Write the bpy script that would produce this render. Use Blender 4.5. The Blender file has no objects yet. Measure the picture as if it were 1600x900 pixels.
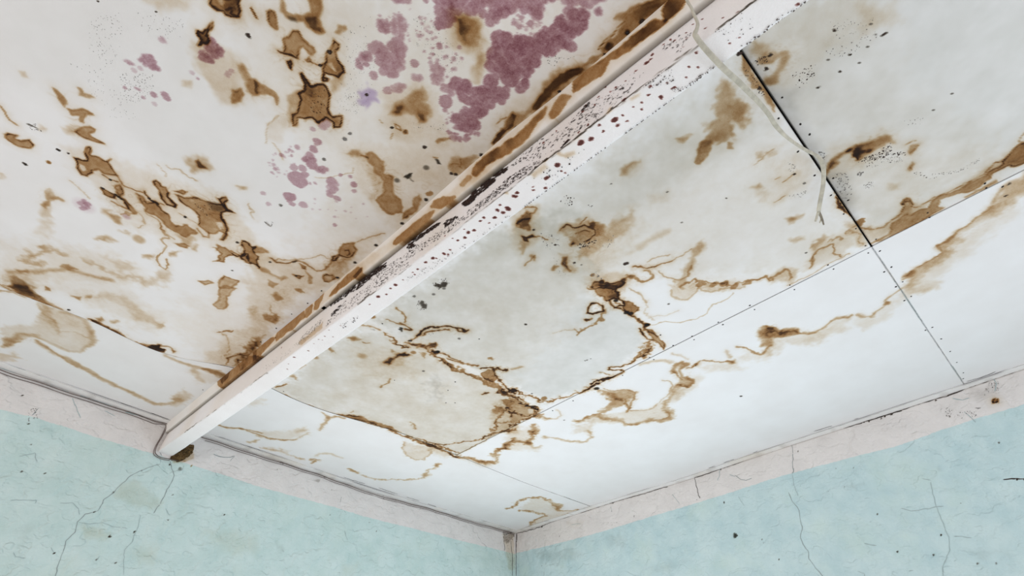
import bpy, bmesh, math, random
import numpy as np
from mathutils import Matrix, Vector

# ------------------------------------------------------------------ camera, world, lamps, exposure
scene = bpy.context.scene
col = scene.collection
cd = bpy.data.cameras.new('camera'); cam = bpy.data.objects.new('camera', cd); col.objects.link(cam)
cd.sensor_width = 36.0; cd.lens = 16.772; cd.clip_start = 0.02
cam.matrix_world = Matrix([[-0.724284, 0.477293, 0.497599, 2.812252], [0.6895, 0.499536, 0.524456, 2.913318], [0.00175, 0.722949, -0.690899, 1.4], [0.0, 0.0, 0.0, 1.0]])
scene.camera = cam
scene.view_settings.view_transform = 'Standard'; scene.view_settings.look = 'None'
scene.view_settings.exposure = 0.10; scene.view_settings.gamma = 1.0
w = bpy.data.worlds.new('world'); scene.world = w; w.use_nodes = True
w.node_tree.nodes['Background'].inputs['Color'].default_value = (1.0, 0.955, 0.95, 1)
w.node_tree.nodes['Background'].inputs['Strength'].default_value = 0.72

def area(name, loc, target, size, power, color):
    l = bpy.data.lights.new(name, 'AREA'); l.shape = 'RECTANGLE'; l.size, l.size_y = size; l.energy = power; l.color = color
    o = bpy.data.objects.new(name, l); col.objects.link(o); o.location = loc
    o.rotation_euler = (Vector(target) - Vector(loc)).to_track_quat('-Z', 'Y').to_euler()
    return o
area('daylight_far_right', (1.6, 5.6, 1.2), (1.0, 1.5, 2.0), (3.0, 1.8), 38, (0.72, 0.87, 1.0))
area('daylight_far_left', (5.8, 1.6, 1.2), (1.5, 1.2, 2.0), (3.0, 1.8), 26, (1.0, 0.94, 0.90))
# fill lamps added below the picture to brighten the ceiling near both walls
area('added_fill_left', (1.5, .08, 1.0), (1.5, 3.0, 1.25), (2.0, 1.1), 22, (0.98, 0.96, 1.0))
area('added_fill_right', (.08, 2.0, 1.0), (3.0, 2.0, 1.25), (2.0, 1.1), 22, (0.76, 0.88, 1.0))

# ------------------------------------------------------------------ traced marks, all in millimetres on their own surface
MARKS = [
('p','b',0.8,2.1,0.3,3.4,'',[3082,2215,3075,2200,3062,2197,3050,2204,3043,2201,3032,2208,3018,2223,3020,2239,3028,2249,3032,2263]),
('p','eb',0.6,2,0,1.4,'',[3068,2225,3056,2231,3053,2218,3061,2215]),
('l','b',0.9,1,1.7,2.2,'',[3045,2215,3039,2228,3035,2216,3022,2221],0.13),
('p','b',0.65,1.4,0.3,2.9,'',[3079,2123,3075,2129,3069,2130,3062,2143,3061,2159,3058,2168,3052,2153,3056,2140,3049,2122,3051,2108,3058,2104,3063,2092,3067,2093,3067,2110,3075,2115]),
('d','b',0.9,0.9,3.3,0.9,'',[3056,2128,3073,2116,3051,2115]),
('p','b',0.62,6.4,0,5.1,'',[2982,2110,2973,2122,2957,2107,2944,2098,2930,2104,2916,2100,2916,2069,2926,2054,2937,2055,2949,2077,2969,2091]),
('p','b',0.6,5,0,4.5,'',[2963,2035,2949,2049,2940,2043,2941,2019,2952,2005,2958,2011]),
('p','b',0.55,4.2,0,4.1,'',[3296,1732,3286,1733,3271,1725,3263,1709,3268,1695,3278,1704,3287,1716]),
('p','b',0.4,4.1,0,4,'',[3254,1775,3247,1778,3240,1768,3224,1773,3216,1770,3225,1761,3242,1758]),
('p','b',0.58,3.5,0.1,3.8,'',[3262,1692,3252,1696,3231,1716,3210,1718,3207,1715,3222,1706,3222,1688,3221,1673,3230,1671,3235,1688,3249,1679]),
('p','b',0.6,2.2,0.2,3.3,'',[3231,1628,3223,1652,3205,1676,3192,1675,3192,1666,3202,1650,3195,1643,3176,1642,3163,1637,3184,1627,3202,1623,3218,1625]),
('p','b',0.25,10.8,0,7.5,'',[3261,1619,3234,1651,3226,1627,3244,1609]),
('p','b',0.52,2.2,0.25,3.3,'',[3365,1487,3358,1499,3341,1507,3343,1492,3332,1492,3317,1513,3306,1500,3310,1483,3337,1468,3354,1468,3363,1473]),
('l','b',0.38,1.2,1.5,2.8,'',[3387,1582,3375,1566,3363,1547,3346,1545],0.13),
('l','k',0.85,1.3,1.6,5.4,'',[3324,1564,3312,1569,3303,1567,3292,1567],0.13),
('s','k',0.9,18,0.7,1.8,'',[3326,1569,3309,1586,3293,1572,3302,1558,3319,1551]),
('p','b',0.15,7.2,0,5.7,'',[3305,1583,3288,1587,3289,1567,3299,1564]),
('c','p',0.62,0,3.4,9.8,'',[3052,2074,3049,2103,3046,2126,3036,2130,3020,2125,3014,2110,3023,2094,3030,2091,3025,2077,3034,2071,3047,2066]),
('c','p',0.5,0,2.7,6.2,'',[3157,1959,3148,1981,3133,1992,3128,1979,3114,1966,3124,1956,3136,1961,3148,1954]),
('c','p',0.4,0,2.3,4.6,'',[3179,1932,3171,1941,3161,1937,3168,1930]),
('c','p',0.3,0,2.2,4.4,'',[3136,2041,3129,2053,3121,2047,3127,2038]),
('d','p',0.5,1,8.3,1,'',[3105,1887]),
('d','p',0.5,1,9.1,1,'',[3084,1906,3078,1901]),
('d','p',0.4,1,4.5,1,'',[3141,1875,3163,1857,3121,1861,3136,1876]),
('d','p',0.25,0.9,6.3,0.9,'',[2986,2075,2987,2066,2984,2085]),
('d','p',0.35,1,4,1,'',[3038,2008]),
('d','p',0.2,1,6.4,1,'',[3053,2014,3149,1938,3158,1922,3095,1862]),
('p','b',0.14,6.5,0,5.2,'',[3067,1975,3049,1990,3046,1970,3058,1959]),
('p','b',0.18,4.7,0,4.3,'',[3360,1723,3352,1731,3344,1719,3353,1714]),
('s','k',0.55,110,0.4,1.3,'',[3184,1885,3125,1947,3109,1914,3117,1848,3159,1808]),
('s','k',0.35,90,0.3,0.9,'',[3264,1979,3216,2053,3191,1947,3213,1858,3250,1906]),
('s','k',0.3,50,0.3,0.9,'',[3188,2070,3104,2132,3099,2070,3166,2035]),
('s','k',0.3,60,0.3,1,'',[3282,1834,3241,1863,3102,1789,3164,1730]),
('d','k',0.8,0.8,1.7,0.8,'',[3258,2034,3158,2101]),
('d','k',1,0.9,4,0.9,'',[2985,2195,2988,2197]),
('l','b',0.75,1,1.6,2.2,'',[3006,2259,2988,2246],0.13),
('p','b',0.1,16.3,0,9.8,'',[3191,2111,3109,2190,3105,2158,3152,2109]),
('p','b',0.12,15.5,0,9.6,'',[3084,2089,3051,2120,2978,2125,2941,2010,2972,1981,3066,2056]),
('p','b',0.75,2.1,0,2.8,'',[2974,2277,2971,2288,2961,2291,2953,2280,2948,2266,2941,2259,2946,2252,2958,2253,2969,2261]),
('p','b',0.55,5.6,0,4.2,'',[2964,2327,2951,2322,2941,2309,2928,2313,2915,2326,2903,2341,2909,2358,2921,2369,2897,2391,2886,2366,2884,2346,2872,2334,2861,2330,2865,2314,2878,2315,2892,2311,2903,2318,2917,2306,2931,2296,2949,2302]),
('p','b',0.55,5.6,0,4.5,'',[2904,2327,2892,2343,2879,2332,2870,2322,2886,2316]),
('p','k',0.4,4.2,0,3.8,'',[2933,2299,2922,2309,2917,2303,2927,2295]),
('p','b',0.6,1.5,0.3,2.5,'',[2915,2279,2906,2288,2891,2278,2878,2275,2864,2276,2854,2269,2858,2256,2879,2260,2884,2250,2877,2226,2890,2224,2903,2219,2922,2211,2911,2219,2913,2232,2925,2245,2917,2258]),
('l','b',0.9,1.1,1.5,2.4,'',[2922,2211,2905,2218,2891,2226,2877,2227],0.13),
('l','b',0.55,1,0.9,2.3,'',[2906,2288,2892,2279,2875,2278],0.13),
('p','b',0.62,1.5,0.35,2.6,'',[2838,2328,2831,2327,2819,2327,2816,2315,2821,2305,2812,2293,2801,2288,2788,2284,2777,2276,2781,2267,2782,2253,2800,2246,2814,2239,2811,2230,2802,2234,2801,2223,2807,2215,2813,2217,2820,2238,2827,2248,2826,2262,2836,2286,2833,2308]),
('p','eb',0.8,1.6,0,1.6,'',[2822,2263,2814,2273,2796,2263,2803,2260]),
('d','k',1,0.9,4.9,0.9,'',[2830,2293]),
('l','b',0.9,1.1,1.7,2.5,'',[2851,2242,2833,2248,2825,2264],0.13),
('d','k',0.9,0.9,3.1,0.9,'',[2832,2249]),
('p','b',0.8,1.5,0,2.6,'',[2863,2237,2860,2252,2852,2247,2850,2240,2856,2235]),
('p','b',0.6,1.8,0.2,2.8,'',[2893,2205,2888,2216,2881,2207,2879,2193,2886,2194]),
('p','b',0.52,1.7,0.45,2.9,'',[2859,2198,2856,2204,2839,2193,2825,2186,2817,2203,2805,2211,2793,2209,2776,2197,2768,2175,2762,2157,2743,2148,2728,2168,2716,2151,2714,2138,2724,2122,2735,2133,2753,2132,2756,2120,2762,2105,2780,2106,2796,2091,2807,2081,2802,2057,2807,2049,2822,2069,2826,2080,2819,2093,2827,2119,2827,2133,2837,2144,2835,2163,2840,2181,2853,2190]),
('s','b',0.7,60,0.6,2.1,'',[2830,2168,2801,2207,2778,2189,2770,2131,2796,2118]),
('p','b',0.3,6.8,0,5.4,'',[2855,2122,2838,2160,2813,2090,2816,2037]),
('p','b',0.25,9.6,0,6.7,'',[2800,2230,2776,2274,2768,2260,2771,2201]),
('p','b',0.6,4.1,0,4,'',[2932,2099,2915,2098,2906,2106,2890,2106,2879,2105,2865,2088,2864,2077,2881,2091,2898,2086,2919,2066]),
('p','b',0.38,5.7,0,4.6,'',[2840,2348,2842,2362,2836,2373,2829,2371,2832,2351]),
('p','b',0.55,8.6,0,6,'',[2657,2562,2645,2581,2626,2592,2603,2577,2594,2566,2597,2541,2617,2524,2632,2534,2645,2546]),
('p','b',0.15,13,0,8.2,'',[2677,2557,2624,2607,2578,2571,2581,2534,2624,2502]),
('p','b',0.25,12.4,0,8,'',[2577,2547,2561,2558,2537,2524,2531,2487,2541,2477,2557,2505]),
('p','b',0.5,8.5,0,6.3,'',[2644,2264,2642,2292,2630,2318,2630,2359,2617,2376,2602,2369,2598,2349,2570,2346,2559,2332,2558,2309,2569,2295,2587,2306,2613,2293,2625,2273]),
('p','b',0.5,6.8,0,5.5,'',[2640,2273,2632,2299,2620,2310,2616,2290,2626,2274]),
('p','b',0.5,7,0,5.6,'',[2589,2309,2565,2326,2558,2309,2570,2297]),
('p','b',0.072,17.3,0,10.7,'',[2691,2300,2647,2376,2581,2382,2521,2344,2486,2313,2575,2214,2622,2222]),
('l','b',0.35,1.2,1.1,2.8,'',[2651,2229,2639,2225],0.13),
('l','b',0.45,1.2,1.3,2.8,'',[2614,2249,2598,2251,2588,2241,2602,2238,2614,2249],0.13),
('d','b',0.7,1.1,6.8,1.1,'',[2579,2247]),
('l','b',0.3,1.3,2.1,2.9,'',[2600,2217,2598,2203],0.13),
('d','k',1,1.1,3.6,1.1,'',[2613,2232]),
('p','b',0.7,5.5,0,5,'',[2501,2282,2495,2297,2484,2311,2486,2293,2492,2278]),
('p','b',0.95,5.4,0,4.8,'',[2389,2386,2397,2411,2397,2437,2409,2456,2409,2487,2394,2483,2381,2458,2381,2432,2378,2403,2379,2385]),
('l','b',0.6,1.2,1.3,2.8,'',[2419,2435,2417,2452,2412,2466],0.13),
('l','b',0.16,1.3,1.8,2.9,'',[2839,1949,2849,1973,2858,2009,2853,2052],0),
('p','b',0.1,8.9,0,6.6,'',[2843,1959,2858,2009,2854,2054,2832,2072,2811,1977]),
('c','p',0.62,0,5.5,13.9,'',[2718,2562,2705,2544,2691,2539,2673,2517,2660,2524,2656,2549,2664,2565,2645,2592,2622,2605,2604,2612,2585,2607,2586,2625,2587,2642,2576,2662,2594,2681]),
('c','p',0.5,0,3,8.7,'',[2785,2497,2776,2494,2753,2516,2757,2522]),
('d','p',0.5,0.8,6.1,0.8,'',[2728,2542]),
('c','p',0.5,0,2.8,7.1,'',[2783,2428,2782,2436,2773,2443,2758,2443,2754,2430,2767,2420]),
('c','p',0.42,0,2.1,6.4,'',[2756,2450,2758,2466,2752,2479,2739,2480,2731,2468,2725,2450,2720,2436,2728,2428,2737,2434,2746,2435]),
('c','p',0.5,0,5.3,13.6,'',[2766,2377,2759,2394,2743,2396,2729,2422,2714,2434,2702,2419,2697,2402,2680,2398,2682,2380,2689,2355,2703,2341,2722,2348,2735,2356,2747,2360,2756,2357]),
('c','p',0.5,0,4.6,9.9,'',[2773,2325,2771,2342,2763,2357,2754,2353,2748,2333,2752,2313,2764,2315]),
('d','p',0.45,0.9,10.5,2.3,'',[2723,2320,2668,2413]),
('d','p',0.55,0.9,7.4,2.2,'',[2647,2486]),
('d','p',0.4,1,11,2.5,'',[2677,2311]),
('c','p',0.36,0,4.1,8.1,'',[2675,2327,2667,2351,2654,2352,2654,2330,2665,2319]),
('c','p',0.36,0,3.6,7.9,'',[2653,2386,2643,2399,2631,2392,2641,2376]),
('s','p',0.5,46,1.9,6.5,'',[2674,2455,2656,2487,2602,2523,2584,2489,2589,2432,2607,2403,2634,2426]),
('s','p',0.4,30,1.4,4.6,'',[2722,2496,2698,2537,2662,2496,2691,2459]),
('s','p',0.45,30,1.1,4.3,'',[2791,2444,2744,2502,2700,2440,2741,2421]),
('c','p',0.4,0,3.2,7.9,'',[2638,2438,2619,2451,2596,2441,2590,2414,2607,2403]),
('c','p',0.4,0,3.3,7.3,'',[2589,2420,2559,2426,2549,2413,2580,2407]),
('c','p',0.72,0,5.8,14.2,'',[2580,2440,2573,2457,2554,2459,2540,2467,2521,2463,2514,2480,2516,2501,2503,2527,2485,2520,2459,2522,2448,2492,2463,2472,2455,2444,2459,2416,2444,2392,2469,2362,2486,2352,2499,2365,2515,2374,2504,2397,2491,2409,2494,2431,2520,2423,2536,2431,2562,2430]),
('d','p',0.55,1,17.6,2.5,'',[2553,2389]),
('d','p',0.5,1,9.2,2.5,'',[2502,2409,2557,2414]),
('c','p',0.72,0,6.1,14.4,'',[2549,2544,2552,2571,2569,2595,2565,2608,2539,2628,2459,2545,2473,2531,2501,2531,2520,2529,2536,2535]),
('s','p',0.6,34,2.7,9.1,'',[2497,2328,2463,2348,2438,2385,2422,2374,2445,2332,2476,2315]),
('s','p',0.5,20,1.8,6.2,'',[2543,2372,2519,2383,2467,2331,2486,2313]),
('p','v',0.5,6.6,0,8.3,'',[2728,2254,2723,2276,2721,2288,2711,2287,2695,2291,2694,2275,2679,2266,2694,2251,2691,2231,2704,2236,2718,2229,2718,2252]),
('d','k',1,1,3.7,1,'',[2711,2263]),
('d','p',0.35,1.1,12,2.7,'',[2746,2120,2749,2107]),
('d','p',0.32,1.1,7.2,1.1,'',[2765,2080]),
('d','p',0.5,1.1,9.2,1.1,'',[2742,2055,2736,2056]),
('d','k',0.45,1.1,4.5,1.1,'',[2686,2138]),
('d','k',0.2,1.1,6.4,1.1,'',[2688,2114]),
('s','k',0.4,120,0.3,1.1,'',[2830,2355,2800,2431,2697,2295,2702,2208,2768,2227]),
('s','k',0.4,110,0.3,1.1,'',[2731,2497,2695,2540,2579,2495,2588,2443,2685,2444]),
('s','k',0.35,50,0.3,1,'',[2761,2199,2732,2261,2697,2201,2734,2166]),
('s','k',0.3,30,0.4,1.3,'',[2582,2285,2515,2337,2504,2322,2572,2270]),
('p','d',0.063,25.1,0,14.4,'',[2921,2369,2720,2560,2583,2437,2615,2163,2762,2023,2795,2262]),
('c','p',0.55,0,4.8,11.6,'',[2596,2678,2579,2660,2561,2672,2550,2687,2535,2688,2522,2691,2524,2712,2523,2731,2527,2744]),
('c','p',0.78,0,5.9,14.1,'',[2466,2767,2443,2771,2429,2761,2426,2742,2436,2726,2424,2713,2414,2698,2431,2692,2437,2671,2442,2656,2453,2645,2451,2627,2457,2611,2443,2592,2446,2578,2424,2555,2430,2544,2456,2547,2459,2533,2537,2615,2515,2631,2491,2644,2498,2662,2495,2684,2481,2712,2485,2731,2479,2745]),
('c','p',0.6,0,3.1,6.2,'',[2439,2788,2436,2802,2424,2798,2429,2788]),
('c','p',0.5,0,4,9.4,'',[2524,2747,2489,2758,2453,2784,2452,2802,2439,2828]),
('c','p',0.5,0,3.5,9.7,'',[2492,2751,2463,2769,2456,2749,2480,2736]),
('d','p',0.5,0.8,8.8,2.1,'',[2527,2670]),
('d','p',0.45,0.8,6.3,0.8,'',[2539,2647,2555,2645,2549,2665]),
('s','p',0.4,30,1.8,5,'',[2567,2658,2538,2685,2507,2691,2509,2646,2536,2626]),
('p','b',0.077,18.2,0,10.9,'',[2439,2494,2415,2564,2403,2651,2356,2743,2395,2816,2372,2896,2319,2947,2358,2408]),
('p','b',0.78,5.7,0,5.7,'',[2395,2812,2388,2833,2382,2856,2367,2892,2344,2923,2331,2922,2339,2872,2341,2826,2340,2798,2343,2771,2342,2746,2353,2741,2365,2750,2368,2772,2368,2795,2374,2823]),
('p','b',0.3,4.3,0,5.8,'',[2374,2814,2343,2800,2354,2780]),
('l','b',0.75,1,1.4,2.3,'',[2369,2743,2373,2766,2372,2784,2374,2800,2374,2823],0.13),
('d','b',0.9,2.9,6.8,0.9,'',[2349,2813]),
('d','b',0.9,3.7,9.6,0.9,'',[2354,2765]),
('d','k',1,2.8,5.3,0.8,'',[2343,2850]),
('d','k',0.9,0.9,3.8,0.9,'',[2347,2746]),
('d','k',1,2.2,3.6,0.9,'',[2348,2812]),
('p','b',0.75,4.6,0,4.6,'',[2370,2715,2357,2739,2349,2730,2354,2712,2365,2691,2368,2703]),
('p','b',1,4.9,0,4.4,'',[2392,2641,2382,2669,2365,2688,2356,2686,2361,2656,2368,2631,2372,2601,2374,2575,2367,2551,2365,2532,2375,2526,2386,2539,2388,2566,2389,2600,2389,2622]),
('p','b',0.6,13,0,8.5,'',[2409,2630,2367,2697,2349,2698,2357,2631,2361,2557,2364,2519,2382,2513]),
('p','b',0.7,7,0,5.6,'',[2409,2481,2390,2503,2376,2519,2371,2484,2372,2460,2381,2451]),
('d','k',1,1,4.5,1,'',[2359,2610]),
('d','k',1,1.1,4,1.1,'',[2370,2463]),
('s','k',0.4,30,0.5,1.3,'',[2456,2637,2395,2696,2417,2638]),
('p','b',0.36,8.7,0,12.2,'3',[2092,2911,2076,2920,2042,2919,2023,2909,2004,2921,1983,2923,1931,2906,1928,2891,1955,2877,1919,2854,1926,2834,1934,2819,1942,2805,1951,2776,1979,2797,1983,2818,2007,2808,2002,2838,2029,2849,2054,2868,2056,2883]),
('p','b',0.25,5.1,0,8.6,'3',[2026,2888,2000,2919,1939,2905,1959,2880]),
('p','b',0.35,7.3,0,7.3,'3',[2028,2743,2029,2758,2012,2772,2007,2759]),
('p','b',0.5,4.8,0,4.8,'3',[2121,2977,2092,2974,2055,2972,2008,2974,1959,2976,1915,2964,1988,2965,2024,2957,2056,2956,2087,2963]),
('d','k',1,0.9,5.3,2.3,'',[2119,2968,2117,2973]),
('d','k',1,1,3.6,1,'',[2003,2964]),
('s','k',0.8,40,0.6,1.8,'',[2087,2963,2044,2967,1979,2968,1977,2959,2059,2953]),
('p','b',0.5,6.2,0,4.7,'4',[2062,3008,2048,3025,2037,3040,2027,3051,2008,3049,1997,3034,1986,3017,1971,3004,1976,2988,1992,2975,2003,2984,1994,3004,2004,3021,2021,3037,2030,3033,2027,3016,2036,2996]),
('p','b',0.5,4.6,0,6.2,'4',[2066,2994,2052,3007,2030,3017,2037,3000,2051,2987]),
('d','k',1,0.9,3.8,0.9,'',[2050,3021,2024,2999]),
('s','k',0.9,22,0.8,2.3,'4',[2072,2993,2056,3013,2039,3009,2048,2985]),
('p','b',0.25,7.5,0,5.5,'4',[2113,3009,2078,3023,2043,3031,2058,3002,2089,2993]),
('p','b',0.033,26.3,0,14.9,'4',[2128,3024,2112,3114,2057,3196,1956,3262,1925,3227,1956,3124,1922,3034,1943,3002,2047,3001]),
('p','b',0.12,16.7,0,10,'4',[2011,3200,1959,3250,1910,3256,1947,3206]),
('s','k',0.75,44,0.6,2.2,'4',[1965,3032,1961,3062,1954,3090,1927,3079,1912,3065,1918,3032]),
('s','k',0.5,46,0.4,1.5,'4',[1967,3114,1926,3217,1908,3215,1912,3167,1915,3128]),
('s','k',0.4,34,0.4,1.4,'4',[2025,3150,1957,3230,1939,3190,1972,3148]),
('d','k',0.9,0.9,2.7,0.9,'',[1997,3149,1888,3123,1911,3156,1884,3069]),
('d','k',0.6,0.9,1.9,0.9,'',[1950,3213,1903,3190,1917,3213,1876,3164,1937,3114]),
('d','k',1,0.9,3.3,0.9,'',[1904,3225,1905,3228]),
('d','k',0.6,1,2.1,1,'',[1623,3298,1608,3253]),
('s','k',0.4,14,0.4,1.5,'4',[1639,3185,1606,3229,1580,3222,1612,3185]),
('p','k',0.06,24.12,0,8.7,'4',[1939,2983,1918,3032,1875,2997]),
('l','b',0.3,1.3,2.3,2.9,'4',[1358,3408,1351,3395,1343,3390,1310,3401],0.13),
('p','b',0.55,2.3,0.3,3.5,'',[3196,1568,3196,1599,3186,1605,3181,1592,3182,1575,3164,1584,3152,1582,3140,1600,3144,1582,3129,1568,3109,1553,3123,1543,3141,1530,3158,1536,3170,1517,3165,1511,3174,1484,3187,1479,3204,1496,3206,1516,3216,1531,3206,1538,3194,1538,3186,1549]),
('p','eb',0.8,2,0,2,'',[3201,1521,3189,1521,3180,1507,3188,1496,3200,1507]),
('l','b',0.85,1.4,2,3.3,'',[3144,1524,3123,1523,3105,1527],0.13),
('d','k',1,1.2,3.6,1.2,'',[3122,1520]),
('l','b',0.6,1.4,1.5,3.3,'',[3131,1540,3113,1553,3099,1536,3093,1527,3078,1526,3057,1530,3042,1536],0.13),
('p','b',0.62,2.5,0.4,3.8,'',[3136,1466,3126,1468,3111,1466,3094,1467,3094,1450,3110,1443,3125,1445]),
('d','k',1,1.3,3.1,1.3,'',[3133,1469,3129,1468]),
('l','k',0.9,1.5,2.1,3.4,'',[3097,1470,3080,1463],0.13),
('p','b',0.55,4.3,0.15,4.7,'',[3107,1506,3098,1522,3088,1508,3082,1473,3064,1467,3043,1453,3032,1438,3040,1426,3057,1440,3069,1453,3089,1467]),
('p','eb',0.5,2.1,0,2.1,'',[3104,1504,3098,1514,3095,1505,3100,1496]),
('l','b',0.42,1.5,2.5,6.6,'',[3094,1429,3068,1429,3052,1437,3064,1450],0.13),
('l','b',0.3,1.5,1.6,3.3,'',[3112,1501,3095,1493,3090,1506],0.13),
('p','b',0.55,3.4,0.2,5.7,'',[3054,1517,3042,1520,3024,1504,3008,1528,2983,1502,2965,1502,2948,1475,2927,1468,2897,1496,2865,1486,2877,1464,2890,1443,2903,1436,2928,1439,2946,1450,2972,1460,2996,1464,3016,1453,3021,1474,3037,1484]),
('p','b',0.25,7.1,0,6.4,'',[2934,1461,2876,1489,2890,1443,2918,1439]),
('l','b',0.95,1.5,2.4,3.4,'',[3040,1541,3025,1524,3010,1518,2997,1518],0.13),
('d','k',1,1.3,3.8,1.3,'',[3011,1520,3021,1524]),
('l','b',0.5,1.5,1.1,3.5,'',[3032,1499,3011,1521,2981,1527],0.13),
('p','b',0.55,2.5,0.35,3.8,'',[3029,1595,3020,1611,3009,1595,2994,1602,2980,1587,2978,1564,2950,1559,2949,1543,2975,1535,2996,1548,3008,1576,3023,1582]),
('p','eb',0.5,2.2,0,2.2,'',[2993,1567,2977,1558,2960,1549,2976,1542]),
('p','b',0.5,2.1,0.3,3.6,'',[2970,1605,2960,1624,2946,1628,2951,1610]),
('p','b',0.48,2.7,0.3,4.1,'',[2965,1594,2944,1601,2915,1625,2886,1636,2864,1641,2846,1658,2826,1643,2836,1617,2831,1595,2818,1581,2801,1561,2793,1512,2800,1505,2806,1542,2823,1540,2826,1519,2842,1508,2859,1514,2875,1517,2882,1555,2900,1564,2920,1570,2946,1579]),
('s','b',0.6,50,0.7,2.2,'',[2919,1596,2873,1640,2845,1616,2874,1572]),
('p','k',0.2,6.6,0,6,'',[2886,1636,2845,1655,2836,1617,2862,1609]),
('p','eb',0.85,2.3,0,2.3,'',[2841,1568,2828,1580,2810,1561,2819,1548]),
('p','eb',0.9,4.5,0,2.3,'',[2951,1524,2918,1563,2884,1545,2879,1514,2924,1489]),
('p','b',0.5,2.6,0.3,3.9,'',[2872,1666,2852,1689,2840,1680,2848,1664,2832,1646,2807,1644,2827,1633,2853,1651]),
('l','b',0.5,1.7,2.7,3.6,'',[2872,1502,2849,1483,2836,1490,2844,1515],0.13),
('l','b',0.55,1.6,2.6,3.8,'',[2825,1592,2803,1568,2795,1510],0.13),
('d','k',0.9,1.4,4.1,1.4,'',[2917,1524,2757,1532]),
('l','b',0.3,1.6,0.9,3.6,'',[2936,1530,2875,1517],0.13),
('p','b',0.45,3.8,0.35,10.1,'',[2809,1458,2803,1483,2782,1483,2756,1469,2730,1484,2733,1521,2751,1547,2725,1553,2701,1561,2662,1466,2688,1462,2710,1462,2734,1480,2761,1454,2761,1424,2786,1389,2783,1443]),
('l','b',0.6,1.8,2.5,7.6,'',[2760,1480,2730,1484,2717,1506,2705,1477,2680,1469],0.13),
('l','b',0.42,1.7,2.2,7.5,'',[2962,1443,2947,1421,2931,1399,2930,1362,2925,1327,2926,1296,2924,1268,2910,1239,2890,1237,2889,1270,2900,1291],0.13),
('l','b',0.35,1.6,1.7,6.9,'',[3014,1446,2992,1450,2968,1446,2947,1421,2915,1395],0.13),
('l','b',0.3,1.6,1.7,9.1,'',[3063,1391,3052,1419,3029,1433,3003,1404,3013,1368],0.13),
('p','b',0.6,3,0.2,4.4,'',[2909,1382,2883,1405,2868,1402,2873,1387,2896,1380]),
('p','b',0.4,7.4,0,6.7,'',[2858,1411,2847,1432,2841,1398,2855,1394]),
('p','b',0.4,10.1,0,8.1,'',[2901,1330,2888,1353,2881,1330,2893,1318]),
('p','b',0.32,12.1,0,9.7,'',[2914,1425,2875,1457,2858,1450,2868,1402,2898,1402]),
('p','b',0.45,8.6,0,6.9,'',[3256,1331,3245,1350,3230,1332,3239,1311,3244,1270,3252,1271,3247,1308]),
('l','b',0.35,4.3,3.8,3.4,'',[3235,1323,3219,1335,3209,1332],0.13),
('p','b',0.121,18.6,0,12.1,'',[3256,1198,3229,1241,3216,1183,3220,1123,3241,1122]),
('p','b',0.2,11.1,0,8.2,'',[3251,1280,3240,1290,3233,1238,3251,1220]),
('p','b',0.36,12.1,0,8.9,'',[3100,1228,3081,1266,3051,1256,3077,1226]),
('d','b',0.3,7.2,18.1,1.4,'',[2998,1321]),
('p','b',0.38,6.9,0,9.2,'',[3091,1373,3060,1376,3050,1351,3066,1344]),
('p','b',0.25,9.5,0,7.6,'',[3050,1313,3031,1331,3032,1316]),
('p','b',0.2,11.2,0,8.3,'',[3115,1385,3090,1391,3087,1359,3105,1360]),
('p','b',0.132,18.2,0,12.2,'',[3061,1147,2995,1179,2967,1164,3001,1120,3037,1149]),
('p','b',0.3,10.2,0,8.1,'',[2966,1258,2938,1285,2936,1257,2957,1242]),
('p','b',0.193,18.9,0,12.7,'',[2903,1136,2903,1213,2877,1249,2872,1177]),
('p','b',0.138,19.4,0,13,'',[2943,1109,2903,1136,2879,1125,2921,1084]),
('p','b',0.36,12.9,0,9.6,'',[3260,926,3249,988,3232,994,3236,949,3203,980,3213,950,3250,925]),
('p','b',0.25,9.9,0,7.9,'',[3232,1054,3209,1081,3214,1056]),
('p','b',0.6,7.9,0,7.1,'',[3155,995,3141,1024,3116,1016,3131,995]),
('l','b',0.26,10.8,5.4,4.3,'',[3285,838,3228,892,3149,989,3059,1021,3014,1042],0.13),
('p','b',0.42,8,0,7.2,'',[3261,861,3237,889,3242,862,3255,850]),
('l','b',0.2,12.6,7.5,15.1,'',[3266,1012,3240,986,3188,1086,3153,1069],0.13),
('l','b',0.15,16,10,16,'',[3091,1087,3024,1088,2928,1112],0.13),
('p','b',0.6,4.9,0,7.9,'',[2962,1749,2957,1775,2942,1761,2923,1757,2945,1743]),
('p','b',0.25,15.7,0,10.2,'',[2977,1749,2941,1797,2916,1763,2960,1722]),
('d','b',0.6,1.2,5.9,1.2,'',[3264,1464]),
('p','b',0.3,8.3,0,6.6,'',[2844,1756,2828,1775,2827,1761]),
('p','b',0.36,2.8,0.35,4.7,'',[2784,1249,2763,1276,2744,1277,2758,1246]),
('p','b',0.36,2.8,0.3,4.7,'',[2734,1297,2730,1340,2705,1348,2678,1351,2686,1297,2720,1265]),
('p','b',0.2,8.1,0,6.5,'',[3364,1321,3354,1327,3355,1303,3362,1297]),
('c','p',0.5,0,4.4,9.8,'',[3169,1358,3163,1384,3149,1373,3146,1350,3162,1331]),
('d','p',0.3,6.8,10.2,1.4,'',[3052,1398]),
('d','p',0.12,11,27.4,1.3,'',[3158,1356]),
('d','k',1,1.1,3.8,1.1,'',[3252,1530,3254,1530]),
('d','k',0.9,1.2,3.9,1.2,'',[3311,1410,3314,1411]),
('d','k',0.7,1.3,2.8,1.3,'',[2720,1388,3230,1536]),
('p','b',0.5,8.3,0,7.5,'1',[3274,816,3261,827,3242,818,3222,809,3212,789,3248,754,3265,779]),
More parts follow.
